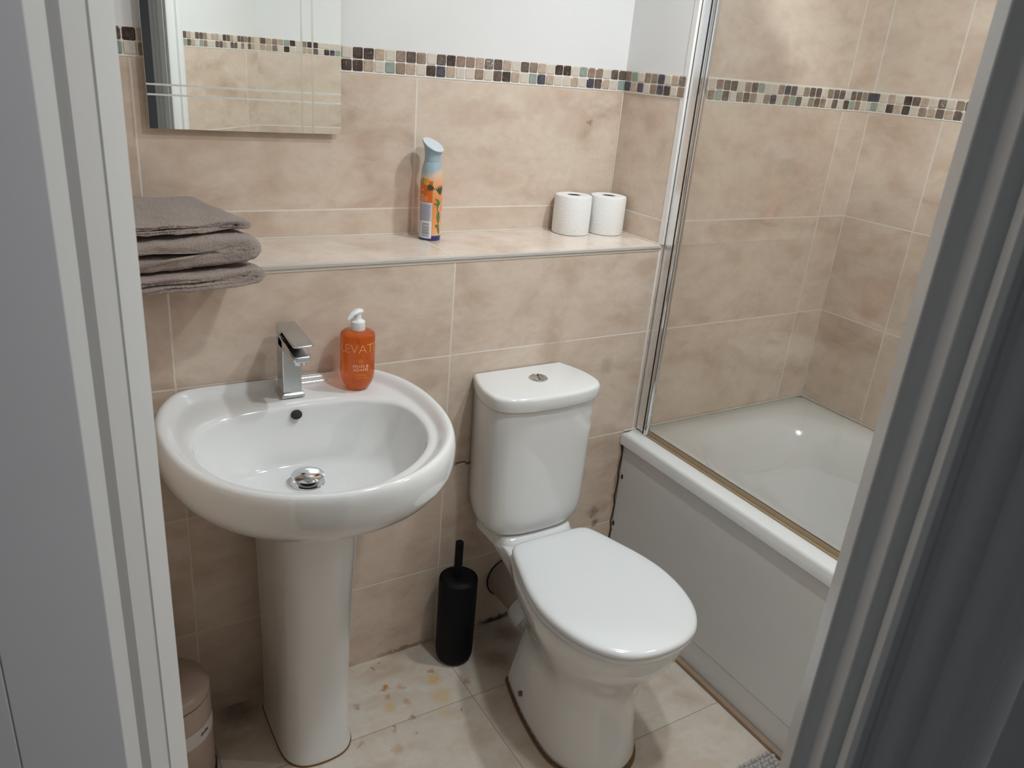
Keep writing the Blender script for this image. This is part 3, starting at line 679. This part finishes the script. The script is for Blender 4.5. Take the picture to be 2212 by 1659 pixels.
bm = bmesh.new()
for l, w_, an, x, y in ((0.034, 0.006, 1.75, 0.0245, 0.066), (0.030, 0.0055, -1.5, 0.0200, 0.070), (0.014, 0.005, 2.9, 0.0255, 0.034), (0.020, 0.004, -1.35, 0.0215, 0.034), (0.018, 0.003, 2.4, 0.024, 0.090), (0.018, 0.003, 2.9, 0.024, 0.086)):
    add(bm, leaf(l, w_, an, x, y-0.06, z=0.0003))
obj('leaf_print', LW(bm, 0.06), gM, A, smooth=False)
bm = bmesh.new()
for k in range(5): add(bm, leaf(0.024, 0.0022, 1.2+0.28*k, 0.0255, 0.030, z=0.0002))
obj('palm_leaf_print', LW(bm, 0.08), g2M, A, smooth=False)
bm = disc(0.0100, 0.0290, 0, 0.0006); obj('fruit_rim_print', LW(bm, 0.078), plain('cream_rim_print', (0.9, 0.7, 0.45), 0.3), A, smooth=False)
bm = disc(0.0086, 0.0295, 0, 0.0009); obj('grapefruit_print', LW(bm, 0.078), pinkM, A, smooth=False)

# ---------------------------------------------------------------- toilet rolls
paperM = NT('white_embossed_tissue'); tp = paperM.n('ShaderNodeTexCoord').outputs['Object']
paperM.set(base=(0.83, 0.83, 0.81), rough=0.9)
vo = paperM.n('ShaderNodeTexVoronoi'); vo.inputs['Scale'].default_value = 190; paperM.l(tp, vo.inputs['Vector'])
mpp = paperM.n('ShaderNodeMapping'); mpp.inputs['Scale'].default_value = (1, 1, 9); paperM.l(tp, mpp.inputs[0])
paperM.bump(paperM.math('ADD', vo.outputs['Distance'], paperM.noise(mpp.outputs[0], 22, 3)), 0.45, 0.0012)
cardM = plain('grey_brown_card', (0.13, 0.10, 0.08), 0.9, vary=0.1)
def roll(x, y, label, r=0.0500, h=0.102, sq=1.0, tear=0.0):
    t = thing('toilet_roll', label, 'toilet roll', (x, y, LEDGE), 'toilet rolls side by side on the ledge')
    rings = []
    for rr, z in ((0.0178, 0.0), (r-0.004, 0.0), (r-0.001, 0.001), (r, 0.004), (r+0.0004, h*0.5), (r, h-0.005), (r-0.0015, h-0.001), (r-0.005, h), (0.0195, h+0.0006), (0.0178, h-0.001), (0.0178, 0.0)):
        ring = []
        for i in range(64):
            a = 2*PI*i/64; k = rr*(1+0.012*math.sin(2*a+x*40)+0.006*math.sin(5*a+x*90)) if rr > 0.03 else rr
            ring.append((x+k*math.cos(a), y+k*sq*math.sin(a), LEDGE+0.0004+z))
        rings.append(ring)
    bm = loft(rings, False, False); obj('paper', bm, paperM.m, t, sharp=50)
    bm = lathe([(0.0176, LEDGE+0.0008), (0.0176, LEDGE+h-0.0005), (0.0166, LEDGE+h-0.0005), (0.0166, LEDGE+0.0008)], (x, y), 40, cap0=False, cap1=False)
    obj('core', bm, cardM, t)
roll(0.3545, 0.1880, 'white toilet roll on the ledge nearer the air freshener, left of the pair')
roll(0.4610, 0.1740, 'white toilet roll on the ledge against the corner, right of the pair')

# ---------------------------------------------------------------- towels
tw = NT('taupe_towelling'); tg = tw.n('ShaderNodeTexCoord').outputs['Object']
tn = tw.noise(tg, 230, 5, 0.75); tn2 = tw.noise(tg, 12, 3); tn3 = tw.noise(tg, 420, 3, 0.7)
tw.set(base=tw.mix(tw.math('MULTIPLY', tw.ramp(tn3, [(0.4, 0.0), (0.7, 1.0)]), 0.45), tw.mix(tn2, (0.60, 0.475, 0.415), (0.70, 0.57, 0.51)), (0.42, 0.33, 0.28)), rough=0.95, sheen=0.25)
tw.bump(tw.math('ADD', tn, tw.math('MULTIPLY', tn3, 0.8)), 1.0, 0.007); towM = tw.m
def towel(name, label, path, th, y0, y1, yawd, pivot, seed, edge=0.006, amp=0.0020, taper=0.0):
    """path: fold line in the x-z plane; the folded sheet runs from y0 (front) to y1 (back)"""
    pts = [Vector((p[0], p[1], p[2] if len(p) > 2 else 0)) for p in crom(path, 8, False)]
    pts = [Vector((p.x, p.y)) for p in pts]; rnd = random.Random(seed)
    L, R2 = [], []
    for i, p in enumerate(pts):
        d = (pts[min(i+1, len(pts)-1)]-pts[max(i-1, 0)]).normalized(); nrm = Vector((-d.y, d.x))
        k = th/2
        L.append(p+nrm*k); R2.append(p-nrm*k)
    d0 = (pts[0]-pts[1]).normalized(); d1 = (pts[-1]-pts[-2]).normalized()
    outline = L+[pts[-1]+d1*th*0.45]+R2[::-1]+[pts[0]+d0*th*0.45]
    cl = pts+[pts[-1]]+pts[::-1]+[pts[0]]
    ys = [y0, y0+0.0015, y0+edge*0.6, y0+edge*1.3]+[y0+edge*1.3+(y1-y0-edge*2.6)*k/14 for k in range(1, 14)]+[y1-edge*1.3, y1-edge*0.6, y1-0.001, y1]
    rings = []
    ph = [rnd.uniform(0, 6) for _ in range(8)]
    for y in ys:
        d = min(y-y0, y1-y); k = 1.0 if d > edge*1.3 else 0.15+0.85*math.sqrt(max(0, 1-(1-min(1, d/(edge*1.3)))**2))
        ring = []
        for a, b in zip(outline, cl):
            q = b+(a-b)*k
            wv = amp*(math.sin(q.x*31+y*17+ph[0])+0.6*math.sin(q.x*67-y*29+ph[1])+0.4*math.sin(y*55+ph[2]))
            yy = y+0.0035*math.sin(q.x*22+ph[3]+q.y*60)*(1 if y < (y0+y1)/2 else -1)
            ring.append((q.x, yy, q.y+wv*0.55))
        rings.append(ring)
    bm = loft(rings)
    M2 = Matrix.Translation(Vector(pivot)) @ Matrix.Rotation(math.radians(yawd), 4, 'Z') @ Matrix.Translation(-Vector(pivot))
    bm.transform(M2)
    o = obj(name, bm, towM, loc=((-0.67), 0.02, path[0][1]), sharp=180); subd(o, 3)
    for sz, st in ((0.0045, 0.0022), (0.03, 0.004)):
        tx_ = bpy.data.textures.new('pile', 'CLOUDS'); tx_.noise_scale = sz; tx_.noise_depth = 2
        dm = o.modifiers.new('pile', 'DISPLACE'); dm.texture = tx_; dm.strength = st; dm.mid_level = 0.5; dm.texture_coords = 'LOCAL'
    tag(o, label, 'towel', 'folded towels stacked on the ledge'); return o
PV = (-0.56, -0.10, 0)
Z0 = LEDGE+0.0025
# bottom bath towel: two layers, fold at the right
towel('bath_towel', 'folded taupe bath towel at the bottom of the stack, overhanging the ledge', [(-0.835, Z0+0.0075), (-0.70, Z0+0.0075), (-0.600, Z0+0.0078), (-0.567, Z0+0.0095), (-0.5580, Z0+0.0155), (-0.567, Z0+0.0225), (-0.600, Z0+0.0240), (-0.70, Z0+0.0242), (-0.835, Z0+0.0242)], 0.0150, -0.128, 0.20, 11, PV, 3)
# thicker upper bath towel
Z1 = Z0+0.0375
towel('bath_towel', 'thick taupe bath towel folded in the middle of the stack', [(-0.835, Z1+0.0120), (-0.70, Z1+0.0125), (-0.610, Z1+0.0135), (-0.576, Z1+0.018), (-0.5640, Z1+0.0275), (-0.575, Z1+0.0390), (-0.610, Z1+0.0440), (-0.70, Z1+0.0430), (-0.835, Z1+0.040)], 0.0245, -0.120, 0.20, 11, PV, 5, edge=0.011)
Z2 = Z1+0.0600
towel('hand_towel', 'small taupe hand towel folded flat on top of the towel stack', [(-0.835, Z2+0.0050), (-0.70, Z2+0.0065), (-0.62, Z2+0.0050), (-0.578, Z2+0.0042), (-0.5715, Z2+0.0080), (-0.578, Z2+0.0128), (-0.62, Z2+0.0145), (-0.70, Z2+0.0170), (-0.76, Z2+0.0150), (-0.835, Z2+0.0140)], 0.0075, -0.112, 0.15, 11, PV, 9, edge=0.004, amp=0.0030)

# ---------------------------------------------------------------- toilet
TX = 0.106
W = thing('toilet', 'white close-coupled toilet with closed seat lid beside the bath', 'toilet', (TX, -0.35, 0))
def pan(z, yb, hb, yn, hn, hm, ym, yf, cx=TX):
    h = [(0, yb), (hb*0.6, yb), (hb, yb-0.012), (hn*0.5+hb*0.5, (yb+yn)/2), (hn, yn), (hn+(hm-hn)*0.62, yn+(ym-yn)*0.45), (hm, ym), (hm*0.965, ym+(yf-ym)*0.34), (hm*0.82, ym+(yf-ym)*0.62), (hm*0.56, ym+(yf-ym)*0.85), (hm*0.27, ym+(yf-ym)*0.97), (0, yf)]
    return mirror_loop(h, cx, z, 4)
fx = 0.088
rings = [pan(0.0, -0.205, 0.072, -0.275, 0.092, 0.120, -0.45, -0.600, fx), pan(0.012, -0.205, 0.070, -0.275, 0.090, 0.118, -0.45, -0.597, fx),
         pan(0.08, -0.215, 0.062, -0.28, 0.080, 0.108, -0.45, -0.578, fx+0.002), pan(0.16, -0.23, 0.058, -0.285, 0.075, 0.103, -0.45, -0.566, fx+0.006),
         pan(0.215, -0.235, 0.060, -0.285, 0.082, 0.110, -0.45, -0.575, fx+0.010), pan(0.265, -0.225, 0.068, -0.28, 0.098, 0.134, -0.44, -0.602, TX-0.004),
         pan(0.315, -0.17, 0.082, -0.25, 0.110, 0.158, -0.43, -0.634, TX), pan(0.350, -0.10, 0.094, -0.22, 0.112, 0.170, -0.42, -0.650, TX),
         pan(0.378, -0.035, 0.100, -0.205, 0.110, 0.1745, -0.42, -0.655, TX), pan(0.3870, -0.03, 0.100, -0.200, 0.108, 0.1740, -0.42, -0.653, TX), pan(0.3895, -0.034, 0.096, -0.20, 0.103, 0.165, -0.42, -0.645, TX)]
subd(obj('pan', loft(rings), cerM, W, sharp=180), 1)
# raised platform that carries the cistern
bm = loft([[(x, y, z) for x, y, _ in mirror_loop([(0, -0.02), (0.07, -0.02), (hw_, -0.03), (hw_+0.004, -0.09), (hw_, -0.150), (hw_-0.018, -0.168-e), (0.05, -0.176-e), (0, -0.178-e)], TX, 0, 4)] for z, hw_, e in ((0.375, 0.108, 0.014), (0.392, 0.106, 0.008), (0.402, 0.102, 0.0), (0.4045, 0.098, -0.004))])
obj('cistern_platform', bm, cerM, W, sharp=60)
def cis(z, k, ky=1.0, e=0.0):
    h = [(0, -0.004), (0.070, -0.004), (0.126, -0.0045), (0.1345, -0.012), (0.1500, -0.060), (0.1560, -0.105), (0.1510, -0.145), (0.1290, -0.169), (0.0820, -0.1845), (0.040, -0.1885), (0, -0.1895)]
    return mirror_loop([(x*k+(e if x > 0 else 0)*min(1, x/0.1), y*ky-e*min(1, max(0, -y)/0.12) if y < -0.01 else y) for x, y in h], TX, z, 5)
rings = [cis(0.3995, 0.40, 0.70), cis(0.4015, 0.60, 0.80), cis(0.4065, 0.74, 0.87), cis(0.4150, 0.82, 0.905), cis(0.428, 0.875, 0.925), cis(0.446, 0.905, 0.935), cis(0.475, 0.922, 0.94),
         cis(0.54, 0.930, 0.94), cis(0.64, 0.940, 0.945), cis(0.752, 0.950, 0.95)]
obj('cistern', loft(rings), cerM, W, sharp=60)
bm = loft([cis(z, 1.0, 1.0, e-0.002) for z, e in ((0.7545, -0.006), (0.7560, -0.001), (0.760, 0.0005), (0.783, 0.0010), (0.7885, -0.0005), (0.7910, -0.004), (0.7920, -0.009))])
obj('cistern_lid', bm, cerM, W, sharp=60)
bm = loft([cis(z, 0.90, 0.90) for z in (0.751, 0.7552)]); obj('lid_gap', bm, darkM, W)  # dark slab stands in for the shade in the slit under the lid
bx, by = 0.1130, -0.0820
fb = obj('flush_button', lathe([(0.0235, 0.7915), (0.0235, 0.7945), (0.0215, 0.7965), (0.0190, 0.7968), (0.0175, 0.7955)], (bx, by), 48), chromeM, W)
obj('button_half', lathe([(0.0165, 0.794), (0.0165, 0.7958), (0.015, 0.7968), (0.006, 0.7972), (0.001, 0.7972)], (bx, by), 40), brushedM, fb)
bm = tube([(bx+0.0155*math.sin(u*2.2)*0.35+0.0, by-0.016+0.032*(u+1)/2, 0.7974) for u in [k/8-1 for k in range(17)]], 0.0009, 8)
obj('button_divide', bm, darkM, fb)
def seat(z, s, cx=TX):
    h = [(0, -0.206), (0.07, -0.206), (0.104, -0.212), (0.122, -0.236), (0.144, -0.300), (0.166, -0.375), (0.1755, -0.445), (0.168, -0.520), (0.143, -0.588), (0.100, -0.637), (0.050, -0.658), (0, -0.663)]
    return mirror_loop([(x*s, -0.43+(y+0.43)*(s if y < -0.43 else 1-(1-s)*0.8)) for x, y in h], cx, z, 5)
obj('seat_ring', loft([seat(0.3905, 0.965), seat(0.392, 0.985), seat(0.400, 0.990), seat(0.403, 0.975)]), seatM, W, sharp=60)
dome = lambda z, s: [(x, y, z2) for x, y, z2 in seat(z, s)]
obj('seat_lid', loft([dome(0.4045, 0.975), dome(0.406, 0.995), dome(0.411, 1.0), dome(0.4165, 0.993), dome(0.4205, 0.970), dome(0.4230, 0.93), dome(0.4245, 0.80), dome(0.4255, 0.5), dome(0.4258, 0.2)]), seatM, W, sharp=70)
bm = loft([seat(0.4028, 0.955), seat(0.4048, 0.955)]); obj('lid_buffer', bm, darkM, W)
for sx2 in (-1, 1):
    obj('hinge', tube([(TX+sx2*0.055-0.018, -0.201, 0.402), (TX+sx2*0.055+0.018, -0.201, 0.402)], 0.008, 16), seatM, W)
sc_ = tube([(-0.012, -0.300, 0.050), (-0.0225, -0.300, 0.050)], 0.0075, 20); 
c0 = Vector((0.005, -0.322, 0.050)); dirn = Vector((-1, 0.1, 0.1)).normalized()
sc_.free(); obj('screw_cap', tube([c0, c0+dirn*0.0175], [0.0075, 0.0065], 20), plain('grey_screw_cap', (0.12, 0.12, 0.13), 0.4), W)
pr2 = pan(0.0, -0.203, 0.0735, -0.275, 0.0935, 0.1212, -0.45, -0.6015, fx)
bm = loft([[(x, y, 0.0008) for x, y, z in pr2], [(x, y, 0.0035) for x, y, z in pan(0, -0.204, 0.0725, -0.275, 0.0925, 0.1205, -0.45, -0.6005, fx)]])
obj('base_sealant', bm, plain('brown_grimy_sealant', (0.30, 0.17, 0.08), 0.6, vary=0.3), W)
# soil pipe behind the pan
PW = thing('waste_pipe', 'white plastic waste pipe between the wall and the toilet pan', 'pipe', (0.13, -0.06, 0.08))
grp = plain('grubby_white_plastic', (0.46, 0.40, 0.34), 0.4, vary=0.12)
obj('pipe', tube([(0.128, -0.001, 0.150), (0.129, -0.03, 0.150), (0.134, -0.085, 0.135), (0.138, -0.115, 0.122)], [0.060, 0.0585, 0.053, 0.052], 40), grp, PW)
obj('pipe_collar', tube([(0.137, -0.098, 0.126), (0.139, -0.112, 0.121), (0.141, -0.128, 0.113), (0.143, -0.142, 0.106)], [0.060, 0.063, 0.063, 0.060], 40), whitepM, PW)
obj('wall_gap', tube([(0.128, -0.0005, 0.150), (0.128, -0.0022, 0.150)], 0.0635, 40), holeM, PW)
obj('pan_spigot', tube([(0.143, -0.141, 0.106), (0.140, -0.190, 0.118), (0.13, -0.24, 0.13)], [0.050, 0.048, 0.045], 32), cerM, PW)

# ---------------------------------------------------------------- toilet brush
bx2, by2 = -0.0690, -0.0770
TB = thing('toilet_brush', 'black cylindrical toilet brush and holder on the floor between basin and toilet', 'toilet brush', (bx2, by2, 0))
obj('holder', lathe([(0.036, 0.0006), (0.041, 0.002), (0.0455, 0.007), (0.0485, 0.016), (0.0500, 0.030), (0.0505, 0.251), (0.0495, 0.2555), (0.0475, 0.2565), (0.0470, 0.249)], (bx2, by2), 56), blackM, TB, sharp=50)
obj('lid', lathe([(0.0465, 0.247), (0.0465, 0.254), (0.0440, 0.2575), (0.030, 0.2595), (0.013, 0.2610)], (bx2, by2), 48), blackM, TB, sharp=50)
obj('handle', lathe([(0.0105, 0.259), (0.0105, 0.362), (0.0098, 0.366), (0.007, 0.368)], (bx2-0.004, by2), 28), blackM, TB, sharp=50)

# ---------------------------------------------------------------- pedal bin
nx_, ny_ = -0.791, -0.150
PB = thing('pedal_bin', 'small taupe round pedal bin with domed lid in the corner left of the pedestal', 'bin', (nx_, ny_, 0))
binM = plain('taupe_painted_steel', (0.43, 0.33, 0.27), 0.38, vary=0.03)
obj('bin_body', lathe([(0.084, 0.012), (0.0865, 0.016), (0.0865, 0.228), (0.085, 0.2315)], (nx_, ny_), 64), binM, PB, sharp=50)
obj('bin_base', lathe([(0.088, 0.0006), (0.0895, 0.004), (0.0895, 0.014), (0.0875, 0.018)], (nx_, ny_), 64), darkM, PB, sharp=50)
obj('lid_seam', lathe([(0.082, 0.2305), (0.082, 0.236)], (nx_, ny_), 48), darkM, PB)
obj('bin_lid', lathe([(0.0845, 0.2345), (0.0870, 0.2370), (0.0872, 0.2440), (0.0850, 0.2500), (0.078, 0.2570), (0.064, 0.2630), (0.045, 0.2670), (0.022, 0.2690), (0.002, 0.2695)], (nx_, ny_), 64), binM, PB, sharp=50)
aB = math.atan2(CAM.y-ny_, CAM.x-nx_)
def band(r, a0, a1, z0, z1, n=24):
    bm = bmesh.new(); g = [[bm.verts.new((nx_+r*math.cos(a0+(a1-a0)*i/n), ny_+r*math.sin(a0+(a1-a0)*i/n), z)) for i in range(n+1)] for z in (z0, z1)]
    for i in range(n): bm.faces.new((g[0][i], g[0][i+1], g[1][i+1], g[1][i]))
    return bm
obj('paper_band', band(0.0872, aB-1.4, aB+1.75, 0.138, 0.176), plain('pale_grey_paper_band', (0.62, 0.58, 0.55), 0.6, vary=0.04), PB)
bm = bmesh.new(); x = 0.0
for k in range(9):
    add(bm, band(0.0876, aB+0.72+k*0.032, aB+0.72+k*0.032+0.018, 0.156-0.001*(k % 3), 0.160+0.001*((k*7) % 4), 3))
obj('band_print', bm, darkM, PB)

# ---------------------------------------------------------------- bath
BX0, RZ = 0.4785, 0.5465
BT = thing('bathtub', 'white built-in acrylic bath with a side panel along the right wall', 'bathtub', (0.86, -0.85, 0))
cxb, cyb = (BX0+XR-0.0015)/2, (YF+0.001-0.0015)/2
ha, hb_ = (XR-0.0015-BX0)/2, (-0.0015-(YF+0.001))/2
NB = 128
angs = [2*PI*i/NB for i in range(NB)]
ca_ = math.atan2(hb_, ha)
for tgt in (ca_, PI-ca_, PI+ca_, 2*PI-ca_):
    k = min(range(NB), key=lambda i: abs(angs[i]-tgt)); angs[k] = tgt
def sring(cx, cy, a, b, n, z, zf=None):
    out = []
    for t_ in angs:
        c_, s_2 = math.cos(t_), math.sin(t_)
        if n > 50: r = 1/max(abs(c_)/a, abs(s_2)/b)
        else: r = ((abs(c_)/a)**n+(abs(s_2)/b)**n)**(-1/n)
        out.append((cx+r*c_, cy+r*s_2, z))
    return out
icx = (0.548+1.188)/2; ia = (1.188-0.548)/2; icy = cyb; ib = hb_-0.085
rings = [sring(cxb, cyb, ha-0.003, hb_, 99, 0.508), sring(cxb, cyb, ha, hb_, 99, 0.5085), sring(cxb, cyb, ha, hb_, 99, RZ-0.010), sring(cxb, cyb, ha-0.0025, hb_-0.001, 99, RZ-0.003), sring(cxb, cyb, ha-0.008, hb_-0.004, 99, RZ),
         sring(icx, icy, ia+0.016, ib+0.018, 12, RZ+0.0003), sring(icx, icy, ia+0.004, ib+0.006, 6, RZ-0.001), sring(icx, icy, ia-0.008, ib-0.010, 4.6, RZ-0.007), sring(icx, icy, ia-0.020, ib-0.030, 4.0, RZ-0.030),
         sring(icx, icy, ia-0.032, ib-0.058, 3.6, RZ-0.08), sring(icx, icy, ia-0.050, ib-0.105, 3.3, RZ-0.20), sring(icx, icy, ia-0.068, ib-0.150, 3.2, RZ-0.32),
         sring(icx, icy, ia-0.095, ib-0.195, 3.0, RZ-0.375), sring(icx, icy, ia-0.15, ib-0.28, 2.8, RZ-0.395), sring(icx, icy, 0.06, 0.3, 2.4, RZ-0.400)]
bm = loft(rings, False, True)
obj('tub', bm, acrylM, BT, sharp=60)
bm = bmesh.new(); box(bm, 0.4935, 0.4985, -1.698, -0.0030, 0.090, 0.5095); bevel(obj('side_panel', bm, panelM, BT), 0.001, 2)
bm = bmesh.new(); box(bm, 0.4950, 0.4990, -1.698, -0.0030, 0.0, 0.0895); bevel(obj('plinth', bm, panelM, BT), 0.0012, 2)
bm = bmesh.new()
path = [(0.4905+0.003*math.sin(k*2.1), -0.0016, 0.10+0.4*k/14) for k in range(15)]
bm = tube(path, [0.0013+0.0010*abs(math.sin(k*1.7)) for k in range(15)], 8)
obj('panel_gap', bm, plain('dirty_brown_gap', (0.05, 0.03, 0.02), 0.8), BT)
for (yy, zz, rr) in ((-0.016, 0.402, 0.0085), (-0.0095, 0.239, 0.0085), (-0.004, 0.2125, 0.004)):
    bm = bmesh.new(); pts = [Vector((0.4931, yy+rr*0.55*math.cos(2*PI*i/12)*(1+0.3*math.sin(3*i)), zz+rr*math.sin(2*PI*i/12)*(1+0.2*math.cos(2*i)))) for i in range(12)]
    loft([[p+Vector((0.0006, 0, 0)) for p in pts], pts], bm=bm); obj('panel_chip', bm, plain('chipped_brown', (0.07, 0.035, 0.02), 0.8), BT)
bm = bmesh.new()
box(bm, 0.486, XR-0.0015, -0.0040, -0.0015, RZ-0.001, RZ+0.0045); box(bm, XR-0.0045, XR-0.0015, YF+0.01, -0.002, RZ-0.001, RZ+0.0045)
bevel(obj('wall_sealant', bm, plain('cream_sealant', (0.74, 0.70, 0.60), 0.4, vary=0.06), BT), 0.0012, 2)

# ---------------------------------------------------------------- shower screen
SS = thing('shower_screen', 'clear glass bath screen hinged on a chrome wall channel', 'shower screen', (0.532, -0.03, RZ))
ZS0, ZS1 = RZ+0.002, 1.93
bm = bmesh.new(); box(bm, XT+0.0075, 0.544, -0.0375, -0.0050, ZS0+0.004, ZS1); 
bevel(obj('wall_channel', bm, satinM, SS), 0.0012, 2)
bm = bmesh.new(); prism(bm, [(0.5245, -0.0380), (0.5245, -0.0395), (0.5290, -0.0395), (0.5290, -0.0400), (0.5430, -0.0400), (0.5430, -0.0380)], ZS0+0.003, ZS1-0.001); obj('channel_gasket', bm, darkM, SS, smooth=False)
pp = [(0.5225+0.0, -0.0405), (0.5225, -0.0465)] + [(0.5335-0.0110*math.cos(a), -0.0465-0.0105*math.sin(a)) for a in [PI*k/10 for k in range(1, 10)]] + [(0.5445, -0.0465), (0.5445, -0.0405)]
bm = prism(bmesh.new(), pp, ZS0, ZS1); obj('hinge_post', bm, chromeM, SS)
bm = prism(bmesh.new(), [(0.5208, -0.0408), (0.5208, -0.0430), (0.5224, -0.0430), (0.5224, -0.0408)], ZS0+0.002, ZS1); obj('channel_gasket', bm, darkM, SS, smooth=False)
bm = prism(bmesh.new(), [(0.5446, -0.0420), (0.5446, -0.0470), (0.5472, -0.0470), (0.5472, -0.0420)], ZS0+0.002, ZS1); obj('channel_gasket', bm, darkM, SS, smooth=False)
glM = NT('clear_shower_glass').set(base=(0.975, 0.985, 0.965), rough=0.0, trans=1.0, ior=1.45).m
bm = bmesh.new(); box(bm, 0.5305, 0.5360, -0.90, -0.0560, RZ+0.014, ZS1-0.01); obj('glass_panel', bm, glM, SS, smooth=False)
bm = bmesh.new(); box(bm, 0.5240, 0.5405, -0.90, -0.0570, RZ+0.0005, RZ+0.0045); box(bm, 0.5290, 0.5300, -0.90, -0.0570, RZ+0.0045, RZ+0.0180); box(bm, 0.5365, 0.5375, -0.90, -0.0570, RZ+0.0045, RZ+0.0180)
obj('bottom_seal', bm, plain('yellowed_clear_seal', (0.42, 0.31, 0.19), 0.35, vary=0.12), SS, smooth=False)

# ---------------------------------------------------------------- bath mat
matM = NT('grey_chenille'); mg = matM.n('ShaderNodeTexCoord').outputs['Object']
matM.set(base=matM.mix(matM.noise(mg, 40, 3), (0.40, 0.38, 0.36), (0.52, 0.50, 0.48)), rough=0.95, sheen=0.3); matM.bump(matM.noise(mg, 900, 3), 0.6, 0.002)
BM = thing('bath_mat', 'grey bobbled bath mat on the floor beside the bath panel', 'bath mat', (0.25, -0.9, 0))
bm = bmesh.new(); prism(bm, [(0.015, -1.10), (0.464, -1.10), (0.470, -1.094), (0.470, -0.722), (0.458, -0.712), (0.02, -0.706), (0.012, -0.712), (0.012, -1.094)], 0.0008, 0.007); bevel(obj('mat_base', bm, matM.m, BM), 0.002, 2)
bm = bmesh.new(); p = 0.0125; rnd = random.Random(4)
ico = [(math.sin(t_)*math.cos(f_), math.sin(t_)*math.sin(f_), math.cos(t_)) for t_ in (0.5, 1.1, 1.7) for f_ in [2*PI*k/7 for k in range(7)]]
yy = -0.716; row = 0
while yy > -1.095:
    xx = 0.020+(row % 2)*p/2
    while xx < 0.464:
        cx2, cy2, rr = xx+rnd.uniform(-0.0015, 0.0015), yy+rnd.uniform(-0.0015, 0.0015), 0.0062*rnd.uniform(0.9, 1.12); hz = rnd.uniform(1.15, 1.5)
        top = bm.verts.new((cx2, cy2, 0.0085+rr*hz)); R3 = []
        for t_ in (0.55, 1.15, 1.8):
            R3.append([bm.verts.new((cx2+rr*math.sin(t_)*math.cos(2*PI*k/7), cy2+rr*math.sin(t_)*math.sin(2*PI*k/7), 0.0085+rr*hz*math.cos(t_))) for k in range(7)])
        for k in range(7):
            bm.faces.new((top, R3[0][k], R3[0][(k+1) % 7]))
            for A2, B2 in zip(R3, R3[1:]): bm.faces.new((A2[k], B2[k], B2[(k+1) % 7], A2[(k+1) % 7]))
        xx += p
    yy -= p*0.9; row += 1
ob = obj('mat_bobbles', bm, matM.m, BM, sharp=180); ob['kind'] = 'stuff'
